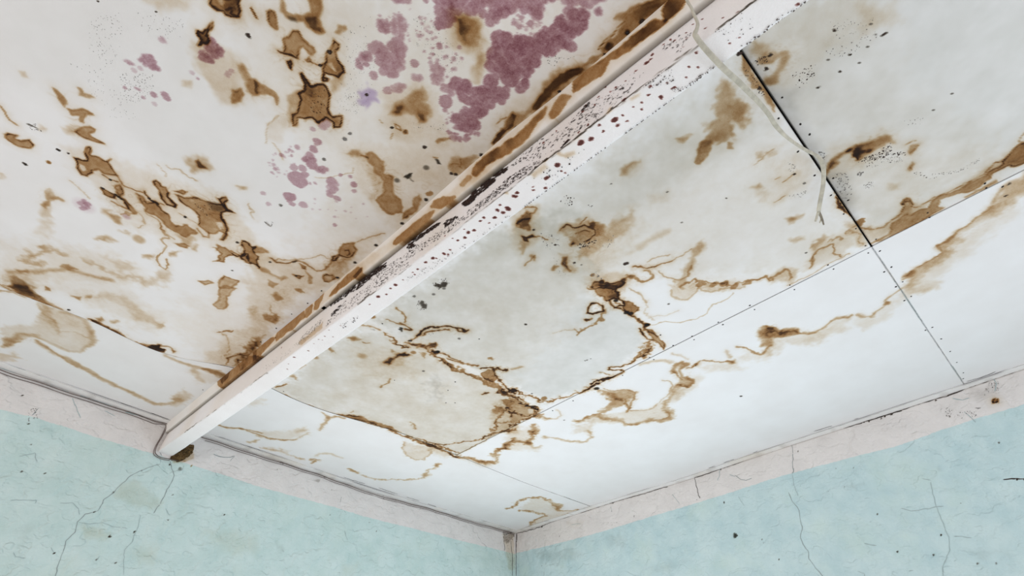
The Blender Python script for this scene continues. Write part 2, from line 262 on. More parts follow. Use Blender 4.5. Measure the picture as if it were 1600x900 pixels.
('p','k',0.1,14.94,0,8.3,'1',[3264,813,3227,815,3219,788,3254,766]),
('p','b',0.165,21.8,0,14.2,'1',[3289,834,3251,859,3219,823,3277,767]),
('l','b',0.45,2,2.1,4.5,'1',[3302,738,3273,730],0.13),
('l','b',0.18,1.5,1.3,8.4,'',[3207,1433,3179,1422,3160,1399],0.13),
('l','b',0.18,1.4,1.3,8,'',[3021,1685,2972,1692,2931,1689],0.13),
('l','b',0.18,1.4,1.2,8,'',[3046,1668,3022,1663,3007,1647],0.13),
('l','b',0.18,1.6,1.4,8.9,'',[2796,1706,2769,1694,2752,1671],0.13),
('p','b',0.055,51.7,0,28.9,'',[3336,993,3233,1092,3043,1175,2881,1134,3310,724]),
('p','b',0.066,35.8,0,20.6,'',[3241,1545,3115,1617,2853,1676,2648,1552,2669,1469,2850,1457,3011,1342,3125,1433]),
('p','b',0.5,6.7,0,5.7,'',[2660,2082,2657,2099,2640,2112,2625,2105,2633,2091,2650,2078]),
('p','b',0.62,4.1,0.12,5.1,'',[2617,2113,2613,2127,2593,2129,2572,2128,2557,2106,2553,2091,2538,2101,2524,2096,2517,2077,2491,2054,2463,2048,2439,2029,2429,2010,2447,1997,2456,1975,2479,1983,2509,2004,2512,2034,2537,2065,2556,2077,2570,2071,2580,2091,2605,2097]),
('p','eb',0.25,6.6,0,2.2,'',[2489,2007,2467,2028,2446,2014,2461,1992]),
('p','eb',0.3,3.9,0,1.9,'',[2602,2113,2589,2122,2573,2105,2589,2105]),
('p','b',0.58,4.4,0.1,4.8,'',[2418,1989,2425,2017,2425,2043,2419,2057,2435,2075,2431,2103,2416,2089,2410,2074,2410,2057,2403,2029,2407,2000]),
('l','b',0.6,1.3,2.4,3.1,'',[2627,2100,2610,2106],0.13),
('p','b',0.2,12.3,0,8.6,'',[2603,2084,2556,2077,2522,2033,2514,1983,2535,2036,2582,2060]),
('p','k',0.95,2.4,0,4,'',[2500,2123,2498,2136,2489,2152,2486,2140,2490,2125]),
('l','k',0.6,1.4,1.3,3.3,'',[2487,2132,2472,2131],0.13),
('p','k',0.95,1.9,0,3.3,'',[2474,2236,2467,2238,2451,2232,2457,2226]),
('l','b',0.5,1.3,1.4,3.1,'',[2477,2236,2469,2244],0.13),
('p','b',0.5,6.8,0,9.8,'1',[2430,2249,2433,2268,2425,2293,2407,2307,2385,2324,2383,2293,2387,2269,2400,2241,2417,2232]),
('l','b',0.7,1.4,1.2,7.8,'',[2423,2255,2413,2272,2397,2266,2420,2287],0.13),
('d','k',0.9,1.2,4.5,1.2,'',[2408,2230,2397,2237]),
('d','b',0.6,1.3,7.4,1.3,'',[2413,2125,2411,2132]),
('d','k',0.45,3,7.5,1.2,'',[2472,2195,2509,2099]),
('d','k',1,1.4,5.1,1.4,'',[2406,2103,2407,1976,2417,1840,2427,1721,2436,1612,2384,2336,2515,2245]),
('p','b',0.48,3.8,0.2,4.9,'',[2498,1745,2495,1777,2478,1798,2454,1777,2447,1744,2457,1719,2478,1714,2479,1682,2487,1664,2498,1695,2486,1717]),
('l','b',0.4,1.8,1.9,4,'',[2479,1743,2471,1756,2460,1746,2464,1732],0.13),
('l','b',0.55,1.8,2.3,5.2,'',[2649,1541,2625,1538,2593,1557,2584,1587,2561,1599,2536,1596,2503,1590,2486,1617,2482,1654,2482,1710],0.13),
('l','b',0.3,1.8,1.6,7.7,'',[2641,1537,2584,1598,2529,1665,2491,1671],0.13),
('p','b',0.45,3.3,0.3,4.9,'',[2474,1569,2473,1603,2454,1615,2440,1606,2443,1570,2462,1558]),
('p','eb',0.4,2.7,0,2.7,'',[2467,1586,2455,1604,2447,1589,2457,1573]),
('p','b',0.5,2.6,0.2,4.5,'',[2565,1584,2542,1585,2535,1570,2549,1568]),
('p','b',0.5,3.2,0.2,4.9,'',[2557,1517,2531,1537,2531,1514]),
('p','b',0.4,5.4,0,6,'',[2537,1563,2506,1549,2483,1526,2497,1518,2514,1541]),
('p','b',0.42,5,0,5.5,'',[2709,1554,2688,1569,2671,1560,2697,1525]),
('p','b',0.42,6.7,0.1,8,'',[2673,1466,2641,1485,2604,1466,2568,1490,2579,1462,2613,1458,2647,1458]),
('p','b',0.5,5.5,0,6.1,'',[2609,1429,2579,1434,2576,1414,2592,1410]),
('l','k',0.7,1.8,2.9,4.1,'',[2584,1577,2580,1591],0.13),
('d','k',0.9,1.6,3.3,1.6,'',[2641,1520,2545,1520]),
('p','b',0.077,30.8,0,18.5,'',[2710,1543,2602,1575,2485,1613,2480,1792,2448,1888,2392,1847,2412,1559,2624,1333]),
('p','b',0.3,13.1,0,13.1,'',[2485,1613,2459,1712,2443,1748,2440,1678,2432,1597,2473,1614]),
('l','b',0.28,1.7,1.8,3.8,'',[2478,1788,2456,1852,2426,1900],0.13),
('p','b',0.066,27.9,0,16.3,'',[2669,2084,2599,2171,2483,2309,2387,2400,2377,1919,2476,1960]),
('d','p',0.5,1.1,12.2,3,'',[2737,2026]),
('d','p',0.55,1.2,15.7,3.1,'',[2713,1976]),
('d','p',0.38,1.2,12.4,3.2,'',[2747,1932]),
('d','p',0.42,1.2,10.9,3.2,'',[2728,1947]),
('d','p',0.5,1.2,27.6,3.3,'',[2721,1901]),
('d','p',0.45,1.2,11.2,3.3,'',[2713,1931,2639,1951]),
('d','p',0.48,1.2,15.3,3.3,'',[2647,1967]),
('d','p',0.45,1.3,10.6,3.4,'',[2629,1938,2626,1917,2605,1921]),
('d','p',0.45,1.2,6.6,3.3,'',[2615,2017,2792,1945,2559,1824,2785,1892,2641,2003]),
('d','p',0.55,1.2,10.3,3.3,'',[2592,2001]),
('d','p',0.38,1.2,7.9,3.2,'',[2578,1979,2772,2001]),
('d','p',0.55,1.3,16,3.4,'',[2713,1826]),
('d','p',0.4,1.3,9.2,3.5,'',[2695,1806,2706,1812]),
('d','p',0.36,1.3,13.1,3.5,'',[2667,1825]),
('d','p',0.3,1.3,8.1,3.4,'',[2746,1753,2776,1782]),
('d','p',0.4,1.2,4.5,3.2,'',[2770,1967,2785,1977,2678,1927,2690,1915,2786,1873]),
('d','p',0.45,1.1,7,3,'',[2737,2048]),
('c','p',0.5,0,4.8,10.6,'',[2738,1973,2737,2005,2716,1997,2721,1978]),
('c','p',0.5,0,4.5,8.9,'',[2701,1976,2686,1997,2672,1999,2683,1971,2693,1967]),
('c','p',0.4,0,4.2,9.4,'',[2643,1940,2639,1975,2622,1953,2623,1927,2631,1912]),
('s','p',0.35,26,1.9,5.8,'',[2827,1920,2775,2010,2741,1938,2766,1846]),
('s','p',0.3,16,2.2,5,'',[2675,1886,2525,1965,2492,1910,2632,1811]),
('l','b',0.22,1.4,1,3.2,'',[2689,1943,2667,1960,2640,2005,2619,2032,2624,2050],0),
('d','k',0.5,1.2,4.6,1.2,'',[2717,1776,2699,2016]),
('l','k',0.5,1.6,1.4,3.7,'',[2724,1679,2705,1678],0.13),
('s','k',0.6,12,0.9,2.3,'',[2734,1678,2706,1697,2701,1674]),
('l','b',0.2,1.3,1.4,3,'',[2827,1961,2800,1953,2782,1934],0.13),
('p','b',0.48,5.7,0,5.7,'3',[1971,2787,1952,2805,1934,2793,1922,2769,1914,2749,1932,2739,1946,2767]),
('p','b',0.35,5.6,0,5,'3',[1918,2835,1907,2845,1892,2833,1903,2829]),
('p','b',0.3,9.9,0,5.9,'',[2051,2567,2064,2591,2057,2619,2044,2632,2049,2602,2041,2580]),
('p','b',0.055,19.6,0,12.2,'',[2065,2625,2037,2660,2018,2613,2042,2575]),
('p','b',0.6,5.7,0,9.1,'',[2164,2258,2162,2277,2143,2287,2114,2262,2097,2242,2109,2231,2128,2221,2150,2236]),
('l','b',0.45,1.5,1.9,4.4,'',[2168,2288,2154,2305,2138,2313,2132,2297,2141,2285],0.13),
('l','b',0.85,1.6,2.6,3.6,'',[2145,2232,2143,2252,2125,2269],0.13),
('p','b',0.95,3.6,0,4.8,'',[2099,2203,2081,2211,2073,2232,2058,2232,2073,2209,2065,2198,2077,2191]),
('p','b',0.3,9.8,0,7.9,'',[2089,2185,2058,2195,2034,2148]),
('l','b',0.55,1.7,1.8,7.2,'',[2058,2232,2041,2244,2018,2252],0.13),
('p','b',0.099,18.8,0,12.2,'',[2195,2262,2138,2317,2041,2230,2033,2139,2106,2168]),
('l','b',0.95,1.6,3.2,4.6,'',[2025,2322,2026,2336,2004,2344,1987,2356,1983,2373,1965,2377,1962,2389],0.13),
('l','b',0.7,1.6,1.5,3.7,'',[2025,2322,2022,2305],0.13),
('l','b',0.8,1.6,1.4,3.6,'',[1995,2366,2002,2395],0.13),
('p','b',0.32,9.5,0,9.5,'',[2022,2305,2035,2337,1996,2384,1963,2415,1933,2417,1914,2389,1913,2362,1910,2346,1920,2327,1932,2295,1944,2284,1986,2301]),
('p','eb',0.5,7.1,0,2.4,'',[2007,2319,1984,2340,1959,2318,1983,2305]),
('p','b',0.9,5.8,0,6.9,'',[1978,2392,1964,2410,1948,2393,1947,2376,1963,2379]),
('l','b',0.9,1.7,2.7,7.1,'',[1924,2337,1921,2354,1924,2370,1946,2386],0.13),
('l','b',0.5,1.6,2.1,4.7,'',[1974,2332,1966,2358,1949,2365],0.13),
('p','b',0.75,6.1,0,6,'',[1959,2284,1957,2299,1946,2299,1943,2283,1951,2278]),
('s','k',0.95,55,0.9,3.1,'',[1937,2300,1927,2339,1904,2361,1890,2316,1919,2298]),
('p','b',0.45,9.3,0,9.3,'',[1964,2396,1946,2422,1917,2405,1916,2378]),
('p','b',0.24,16.7,0,11.9,'',[1935,2406,1931,2454,1909,2518,1889,2485,1865,2436,1866,2378,1863,2321,1882,2273,1897,2279]),
('s','k',0.4,20,0.6,1.8,'',[1870,2354,1884,2418,1851,2392,1851,2353]),
('p','b',0.85,5.7,0,7.8,'',[1933,2224,1923,2244,1891,2223,1860,2210,1880,2207,1912,2213]),
('p','b',0.6,6.6,0,6.4,'',[1913,2165,1917,2187,1907,2192,1903,2171]),
('p','b',0.2,12.9,0,9.6,'',[1948,2230,1920,2257,1841,2217,1876,2195]),
('l','b',0.4,1.8,1.6,4.1,'',[2003,2167,1999,2151,1992,2113],0.13),
('p','b',0.5,5.1,0,5.6,'',[2009,2157,2002,2169,1992,2152]),
('p','b',0.055,17.1,0,11.1,'',[1922,2581,1899,2627,1872,2621,1892,2577]),
('l','b',0.13,14.4,8.4,3.8,'',[1778,2443,1776,2492,1768,2542],0.13),
('l','b',0.8,1.8,2.9,5.7,'',[1714,2371,1701,2388,1683,2395,1662,2421,1662,2447,1641,2478],0.13),
('l','b',0.9,1.8,2.3,4.2,'',[1677,2401,1661,2427],0.13),
('l','b',0.42,1.8,1.3,4,'',[1641,2478,1640,2515,1644,2560],0.13),
('l','b',0.3,1.8,1.9,7.6,'',[1701,2415,1696,2450,1674,2493],0.13),
('l','b',0.45,1.9,4,5.9,'',[1698,2332,1669,2338,1635,2348,1621,2372,1624,2391,1654,2395,1673,2388],0.13),
('p','b',0.72,3.6,0.35,6.9,'',[1757,2220,1758,2235,1738,2249,1707,2267,1689,2296,1690,2312,1671,2308,1672,2284,1675,2257,1731,2198]),
('d','b',0.9,4.1,11,1.6,'',[1686,2308,1737,2248]),
('l','b',0.55,1.9,3.4,5.4,'',[1687,2309,1687,2337,1675,2342],0.13),
('p','b',0.2,16.4,0,11.5,'',[1784,2227,1719,2333,1675,2342,1653,2284,1746,2195]),
('d','b',0.6,1.6,7.5,1.6,'',[1787,2247,1741,2206]),
('s','k',0.5,12,1.3,3.4,'',[1809,2248,1776,2279,1745,2254,1776,2235]),
('p','b',0.28,12.8,0,10.3,'',[1643,2571,1643,2601,1613,2590,1598,2545,1572,2517,1554,2480,1548,2464,1574,2483,1594,2517]),
('l','b',0.38,1.9,2.3,5.4,'',[1633,2421,1593,2421,1562,2434,1538,2451,1543,2480,1576,2513],0.13),
('p','b',0.3,11,0,11,'',[1555,2435,1540,2472,1523,2455,1506,2425,1522,2421]),
('l','b',0.42,1.9,3.8,11,'3',[1518,2425,1519,2459,1509,2479,1481,2494,1445,2518,1428,2540,1396,2553,1379,2575,1365,2605,1344,2631,1339,2652,1311,2668],0.13),
('d','b',0.42,1.7,13.2,8.3,'3',[1414,2545,1434,2515,1352,2604,1373,2569,1466,2486]),
('l','b',0.3,1.9,1.7,10.9,'3',[1349,2621,1336,2650],0.13),
('s','k',0.7,20,0.8,2.7,'',[2106,2381,2113,2414,2079,2423,2067,2393]),
('s','k',0.45,8,0.8,2.2,'',[2036,2431,2020,2442,2016,2433]),
('d','k',1,1.6,5.8,1.6,'',[1748,2360,1746,2366]),
('d','k',0.9,1.5,3.7,1.5,'',[1879,2243,1987,2252,2084,2248]),
('d','k',0.6,1.3,2.2,1.3,'',[1749,2738,1899,2627,1854,2253,2043,2529,1766,2594]),
('s','k',0.6,34,0.9,2.4,'',[2057,2253,2007,2291,1960,2249,1999,2212]),
('s','k',0.5,20,0.8,2.3,'',[1966,2203,1847,2265,1864,2162]),
('p','b',0.26,7.7,0,5.7,'3',[1829,2865,1820,2884,1803,2875,1816,2863]),
('p','b',0.2,10.4,0,7.7,'3',[1732,2806,1728,2829,1710,2831,1716,2814]),
('l','b',0.3,1.3,1.2,7.6,'3',[1803,2847,1808,2892,1806,2914],0.13),
('p','b',0.1,17,0,11,'3',[1706,2819,1673,2843,1651,2823,1675,2809]),
('p','b',0.072,54.6,0,30.3,'',[1910,2276,1913,2515,1850,2469,1760,2295,1763,2225]),
('p','b',0.6,7.7,0,7.7,'4',[1612,2977,1631,2989,1643,3007,1648,3030,1648,3052,1649,3077,1629,3104,1626,3127,1606,3152,1581,3153,1586,3131,1586,3110,1586,3090,1588,3074,1607,3063,1629,3062,1633,3038,1635,3021,1617,3010,1619,2993,1600,2982]),
('p','b',0.95,4.8,0,7.6,'4',[1629,3062,1625,3077,1601,3082,1590,3068,1606,3060]),
('d','b',0.7,4.7,7.6,1.1,'4',[1596,3095,1639,3057]),
('p','b',0.3,5.5,0,5,'4',[1628,3128,1608,3153,1584,3146,1593,3125]),
('p','b',0.04,19.2,0,11.9,'4',[1688,3006,1665,3083,1610,3162,1557,3186,1534,3139,1555,3062,1569,2988,1592,2974]),
('s','k',1,160,0.6,2.2,'4',[1580,3049,1585,3073,1575,3111,1582,3145,1545,3143,1520,3164,1506,3160,1540,3133,1543,3109,1564,3082,1578,3062]),
('s','k',0.7,60,0.5,1.7,'4',[1571,3068,1567,3108,1509,3157,1491,3152,1535,3073]),
('s','k',0.7,44,0.5,1.7,'4',[1452,3145,1419,3173,1393,3187,1372,3222,1345,3259,1342,3251,1366,3208,1371,3181,1407,3170]),
('s','k',0.35,26,0.5,1.3,'4',[1351,3253,1355,3303,1342,3304,1335,3257]),
('s','k',0.6,90,0.6,2.1,'4',[1589,3000,1568,3024,1492,3015,1452,2997,1489,2977,1551,2991]),
('s','k',0.45,30,0.5,1.8,'4',[1496,3043,1478,3072,1450,3063,1471,3043]),
('s','k',0.6,26,0.6,2.3,'4',[1551,3044,1534,3060,1523,3052,1533,3042]),
('s','k',0.5,20,0.6,2.2,'4',[1698,2997,1659,3013,1656,2994]),
('p','k',0.07,30.06,0,10.9,'4',[1592,2997,1564,3031,1451,3005,1451,2973]),
('p','b',0.42,4.1,0,3.8,'4',[1515,3170,1531,3181,1520,3199,1511,3189,1502,3173]),
('l','b',0.55,1.3,1.4,3,'4',[1510,3173,1511,3187,1516,3198],0.13),
('p','b',0.32,4.9,0,5.9,'4',[1451,3147,1465,3163,1453,3170,1441,3156]),
('l','b',0.55,1.3,0.9,3,'4',[1544,3170,1539,3195],0.13),
('l','b',0.5,1.4,1,3.2,'4',[1460,3159,1448,3160],0.13),
('p','b',0.13,10.4,0,7.7,'4',[1441,3095,1423,3120,1404,3115,1419,3093]),
('p','b',0.52,3.2,0.12,4.2,'4',[1228,2974,1233,3000,1238,3035,1272,3056,1281,3084,1280,3102,1266,3107,1272,3135,1261,3154,1282,3167,1292,3191,1277,3220,1277,3244,1279,3273,1275,3299,1288,3317,1287,3339,1315,3362,1329,3383,1328,3411,1241,3398,1248,3362,1267,3351,1268,3313,1252,3303,1242,3265,1257,3232,1267,3206,1271,3186,1247,3176,1229,3188,1219,3094,1219,3038]),
('p','eb',0.55,4.8,0,2.4,'',[1219,2976,1227,3003,1234,3033,1212,3031]),
('p','b',0.5,4.2,0,4.6,'4',[1232,3243,1238,3315,1228,3314,1225,3246]),
('p','b',0.2,5.7,0,5.1,'4',[1300,3349,1329,3383,1328,3411,1273,3403,1274,3352]),
('l','b',0.58,1.6,1.7,4.6,'4',[1336,2973,1319,2984,1290,2999,1275,3036,1288,3063,1295,3088,1315,3102],0.13),
('l','b',0.62,1.4,1.3,3.3,'4',[1302,3114,1286,3130,1286,3155,1292,3178,1288,3210,1287,3247,1282,3277,1282,3300,1301,3319,1310,3332,1297,3345,1315,3362],0.13),
('p','b',0.55,3.3,0.15,4.2,'4',[1327,3099,1339,3100,1349,3112,1349,3121,1335,3125,1304,3121,1299,3118,1323,3116,1332,3111,1322,3104]),
('p','b',0.25,4.4,0,4.9,'4',[1329,3106,1314,3120,1266,3115,1273,3100,1288,3086]),
('l','b',0.4,1.6,2.9,7,'4',[1327,2968,1319,2984,1290,3003],0.13),
('p','b',0.16,8.7,0,7,'4',[1327,2972,1275,3036,1315,3102,1286,3155,1287,3247,1312,3358,1268,3313,1285,3189,1238,3006,1238,2977]),
('p','b',0.025,41,0,22.9,'4',[1654,3011,1513,3174,1318,3359,1280,3353,1348,3129,1304,3026,1326,2987]),
('p','b',0.68,2.9,0.1,6.7,'3',[1534,2975,1509,2975,1473,2976,1414,2978,1369,2982,1348,2984,1334,2980,1348,2975,1387,2974,1418,2970,1448,2967,1484,2966]),
('d','b',0.7,1.4,14.9,9.2,'4',[1351,2981]),
('l','b',0.42,1.6,1.5,7,'3',[1348,2934,1356,2949,1352,2962,1352,2976],0.13),
('p','b',0.2,11.9,0,9.5,'3',[1385,2949,1362,2980,1223,2972,1246,2950,1306,2951,1343,2934]),
('l','b',0.3,1.7,1.5,9.5,'3',[1349,2946,1306,2960,1254,2963],0.13),
('l','b',0.45,1.8,2.2,7.5,'3',[1267,2792,1309,2811,1336,2835,1335,2861,1330,2885,1312,2888,1280,2878,1247,2885],0.13),
('p','b',0.3,7.3,0,9.7,'3',[1360,2832,1383,2859,1392,2888,1372,2893,1360,2870,1343,2838]),
('l','b',0.3,1.7,2.4,9.6,'3',[1349,2881,1358,2910,1329,2909],0.13),
('p','b',0.55,5.1,0,7.7,'3',[1307,2802,1327,2823,1303,2816,1269,2796]),
('p','b',0.072,19.7,0,12.8,'3',[1272,2782,1386,2855,1357,2939,1269,2948,1255,2882]),
('l','b',0.34,1.8,1.6,5.3,'3',[1237,2699,1228,2758,1232,2799,1244,2841,1239,2877,1235,2911],0.13),
('l','b',0.38,1.9,4,8.1,'3',[1323,2662,1314,2699,1321,2725,1293,2730,1261,2716],0.13),
('p','b',0.16,13.4,0,10.8,'3',[1323,2656,1329,2728,1288,2767,1233,2709]),
('p','b',0.34,11.3,0,9,'',[1540,2827,1544,2850,1529,2873,1514,2852,1517,2827]),
('d','b',0.4,6.8,7.9,1.4,'',[1527,2842]),
('p','b',0.22,14.4,0,10.1,'',[1443,2801,1437,2835,1416,2836,1418,2806]),
('p','b',0.25,7.6,0,6.1,'',[1811,2889,1805,2909,1791,2912,1794,2895]),
('l','b',0.38,1.5,1.1,3.4,'',[1630,2833,1628,2849,1633,2866],0.13),
('l','b',0.42,1.4,1,3.2,'',[1683,2881,1685,2901,1686,2918],0.13),
('d','k',0.9,1.2,3,1.2,'',[1686,2917]),
('l','b',0.3,1.4,1,3.2,'',[1710,2869,1709,2886],0.13),
('s','k',0.5,24,0.6,1.7,'',[1741,2921,1716,2938,1682,2919,1690,2903]),
('s','k',0.4,16,0.6,1.9,'',[1630,2867,1602,2918,1587,2892]),
('d','k',0.6,1.4,3.4,1.4,'',[1634,2924,1349,2811]),
('p','b',0.044,28.2,0,16.5,'',[1785,2886,1740,2957,1616,2928,1613,2835]),
('p','b',0.26,16.5,0,11.8,'',[914,2990,943,3009,995,3025,1007,3046,1001,3083,1012,3124,1057,3121,1063,3154,1088,3191,1098,3232,1118,3265,1137,3289,1173,3304,1194,3323,1187,3353,1201,3377,1201,3399,1104,3386,1117,3349,1087,3329,1077,3286,1083,3254,1078,3215,1056,3180,1033,3183,1030,3147,985,3150,960,3102,938,3047,889,3014]),
('l','b',0.36,1.8,2.3,5.2,'',[974,3012,998,3034,1000,3064,1002,3088,1015,3127,1054,3125],0.13),
('l','b',0.48,3.5,4.1,5.8,'',[1062,3127,1063,3150,1072,3174,1089,3195,1098,3228,1110,3243,1118,3265,1128,3285],0.13),
('p','b',0.35,11.1,0,6.6,'',[1121,3262,1133,3288,1115,3301,1092,3281,1103,3262]),
('d','b',0.45,6.7,14.7,8,'',[981,3026,975,3017]),
('l','b',0.3,6.3,3.2,3.4,'',[1142,3292,1177,3308,1191,3330],0.13),
('d','k',0.8,1.3,3.1,1.3,'',[1147,3325,1191,3340]),
('p','b',0.066,34.8,0,20.4,'',[897,3006,984,3079,1041,3185,1101,3323,1042,3337,939,3163,855,3046]),
('p','b',0.66,6.4,0,7.3,'1',[3284,743,3225,800,3202,769,3180,753,3158,737,3137,730,3108,722,3145,715,3190,719,3235,725]),
('p','k',0.12,7.2,0,7,'1',[3250,770,3213,782,3169,740,3216,731]),
('p','b',0.7,5.6,0,6.2,'1',[3187,831,3172,833,3165,818,3177,814]),
('l','b',0.5,2,2.2,4.7,'1',[3304,712,3254,728,3206,723,3145,715,3095,724],0.13),
('l','b',0.24,2,4.3,4.6,'2',[3302,691,3262,712,3224,712],0.13),
('p','b',0.72,6,0,6.7,'1',[3025,732,2981,743,2945,729,2902,714,2861,687,2838,693,2793,728,2774,747,2756,703,2767,676,2806,683,2841,680,2896,690,2966,723]),
('d','b',0.8,2.1,17.4,10.4,'1',[2775,716,2762,704,2793,705]),
('l','b',0.7,2.3,3.3,5.3,'1',[3022,730,2966,721,2897,692,2835,679,2757,686],0.13),
('p','b',0.5,6.3,0,6.9,'',[3005,754,2993,775,2975,763,2992,744]),
('p','b',0.36,9.5,0,8.5,'',[2959,779,2944,799,2936,787,2952,772]),
('p','b',0.55,7.3,0,7.1,'',[3105,843,3078,858,3079,836]),
('p','b',0.4,8.7,0,7.8,'',[3064,882,3049,897,3048,874,3057,869]),
('p','b',0.6,7,0,7.7,'',[2726,739,2712,747,2717,732]),
('l','b',0.35,2.4,3,5.6,'',[2771,735,2738,750,2716,740],0.13),
('d','k',0.9,1.8,4.5,1.8,'',[3094,743]),
('p','b',0.149,18.2,0,12.1,'',[3033,894,2995,955,2956,968,2895,939,2842,910,2803,893,2812,863,2853,886,2887,841,2914,907,2966,921,3012,890]),
('p','b',0.25,12.8,0,10.2,'',[2832,893,2803,893,2808,868]),
('p','b',0.066,42.5,0,24.9,'',[3118,861,2956,1015,2833,959,2803,851,2868,789,3021,831]),
('l','b',0.184,8.3,8.3,5.3,'2',[3244,267,3226,299,3218,368,3214,423,3169,444,3132,450,3086,434,3039,424,3004,457,2984,531,2985,590,3008,655,3035,712,3068,721,3113,710],0),
('p','b',0.11,13,0,10.4,'2',[3174,710,3114,716,3053,722,3008,655,2982,578,2991,478,3040,431,3122,459,3214,429,3246,340,3262,440,3162,550]),
('l','b',0.16,4.7,3.9,5,'2',[3187,697,3160,646,3126,625,3109,601,3098,533],0.13),
('l','b',0.128,2.3,2.5,5.3,'2',[3095,565,3046,597,3001,590],0.13),
('p','b',0.14,12.4,0,9.9,'2',[3190,719,3157,726,3109,615,3108,545,3152,627]),
('p','b',0.28,8.4,0,8.2,'2',[3251,336,3234,367,3218,412,3196,447,3147,479,3139,458,3186,413,3205,350,3225,285,3245,274]),
('l','b',0.256,11.9,11.9,6.3,'2',[3143,410,3087,370,3033,357,2967,319,2898,280,2826,246,2772,240,2699,221,2652,203,2599,244,2571,322],0.05),
('l','b',0.24,5.4,5.4,5.7,'2',[3149,418,3088,377,3030,336,2990,314],0.13),
('p','eb',0.8,7.1,0,3.5,'',[3116,413,3062,394,3041,366,3057,359,3101,388]),
('p','b',0.154,17.1,0,13.7,'2',[2607,369,2583,431,2542,391,2540,290,2586,224]),
('p','b',0.16,14.5,0,11.6,'2',[3251,181,3198,247,3178,218,3200,164,3246,128]),
('l','b',0.256,9.3,7.5,6,'2',[2728,673,2668,665,2623,666,2588,683,2545,697,2500,688],0.13),
('p','b',0.55,11.5,0,10.4,'2',[2583,690,2543,712,2493,707,2488,675,2498,663,2541,666]),
('l','b',0.128,11.7,9.7,6.2,'2',[2609,645,2577,587,2542,566],0.13),
('p','b',0.055,31.2,0,20.3,'2',[2629,643,2497,699,2505,582,2563,545]),
('p','b',0.36,3.5,0.25,5.2,'',[2723,1274,2705,1302,2676,1307,2683,1241,2666,1196,2663,1154,2682,1142,2703,1160,2693,1206]),
('l','b',0.5,2.3,2.5,9.8,'',[2623,994,2611,1013,2596,1042],0.13),
('p','b',0.65,12.3,0,14.1,'1',[2499,852,2502,930,2509,1016,2493,1105,2452,1009,2463,902,2488,787]),
('p','b',0.11,27.1,0,17.6,'1',[2600,836,2578,1009,2564,1216,2503,1221,2494,1045,2495,788,2569,768]),
('l','b',0.55,2.5,2.7,9,'1',[2515,786,2528,840,2502,897,2496,967],0.13),
('l','b',0.3,2.4,1.7,10.3,'1',[2601,1002,2562,950,2538,847],0.13),
('l','b',0.35,2.6,1.8,5.8,'1',[2757,686,2666,700,2580,741,2501,786],0.2),
('p','b',0.22,12.2,0,9.8,'',[2593,1227,2580,1253,2553,1187,2578,1189]),
('l','b',0.336,3.4,4.9,7.8,'5',[2343,197,2294,208,2244,231,2201,249,2140,269],0.13),
('l','b',0.32,6,6.5,8,'5',[2354,200,2296,201,2254,232,2209,236,2160,233,2101,227,2031,263,1975,317],0.13),
('p','b',0.3,10.4,0,11.4,'5',[2164,104,2146,164,2125,183,2142,104]),
('p','b',0.094,21.7,0,17.4,'5',[2082,96,2016,148,1941,164,1932,128,2029,92]),
('p','b',0.077,21.8,0,16.1,'5',[2318,557,2269,604,2253,552,2289,517]),
('p','b',0.52,6.4,0,7.2,'',[2566,1365,2554,1394,2533,1372,2529,1345,2548,1345]),
('p','b',0.55,6.2,0,7.8,'',[2540,1232,2515,1249,2500,1271,2480,1242,2477,1205,2506,1212,2525,1213]),
('p','b',0.5,5.7,0,6.2,'',[2513,1450,2501,1469,2484,1455,2495,1444]),
('l','b',0.38,2.1,1.9,6.1,'',[2548,1308,2519,1272,2489,1261],0.13),
('p','b',0.6,10.3,0,9.3,'1',[2508,1031,2489,1049,2466,1011,2472,958]),
('p','b',0.077,30.7,0,19,'1',[2635,1358,2508,1479,2468,1171,2472,958]),
('l','b',0.55,2.2,4.2,9.2,'',[2189,1613,2163,1612,2130,1597,2121,1573],0.13),
('l','b',0.42,2.2,2.8,7.9,'',[2179,1537,2153,1542,2122,1551],0.13),
('l','b',0.6,2.2,3.6,6.4,'',[2132,1555,2102,1556,2070,1549,2095,1535],0.13),
('p','k',0.95,3.2,0,6.5,'',[2118,1523,2104,1531,2091,1515,2106,1511]),
('l','b',0.35,2.2,3.6,6.4,'',[2243,1429,2212,1451,2169,1464],0.13),
('l','k',0.3,2.3,1.6,5.2,'',[2210,1446,2180,1446],0.13),
('l','b',0.66,2.4,5.5,13.4,'',[2144,1460,2119,1455,2094,1464,2087,1442,2052,1437,2015,1442],0.13),
('l','b',0.5,2.4,3,13.6,'',[2109,1428,2065,1433,2030,1451],0.13),
('l','b',0.4,2.4,2.1,5.4,'',[2173,1337,2151,1350],0.13),
('l','b',0.72,2.3,4.8,8.1,'',[2036,1528,2034,1558,2037,1590,2030,1618,2013,1627,1998,1649,1983,1670,1958,1680,1936,1694,1913,1695],0.22),
('l','b',0.72,2.3,2.8,6.5,'',[1957,1688,1929,1675,1910,1691,1903,1709],0.13),
('p','eb',0.7,2.6,0,3.2,'',[2028,1609,2007,1629,2001,1621,2019,1603]),
('l','b',0.6,2.3,3.3,9.8,'',[2023,1554,2008,1609,1968,1652],0.13),
('l','b',0.5,2.3,3.4,6.7,'',[2036,1483,2032,1523],0.13),
('d','k',0.9,2,5.9,2,'',[2035,1487]),
('p','b',0.85,6.2,0,10.3,'',[2045,1467,2020,1471,1980,1494,1955,1512,1954,1482,1990,1463]),
('p','b',0.68,6.2,0,13.8,'',[1962,1509,1945,1547,1928,1525,1938,1493]),
('l','b',0.6,2.5,4,10.5,'',[1964,1484,1922,1484,1901,1489],0.13),
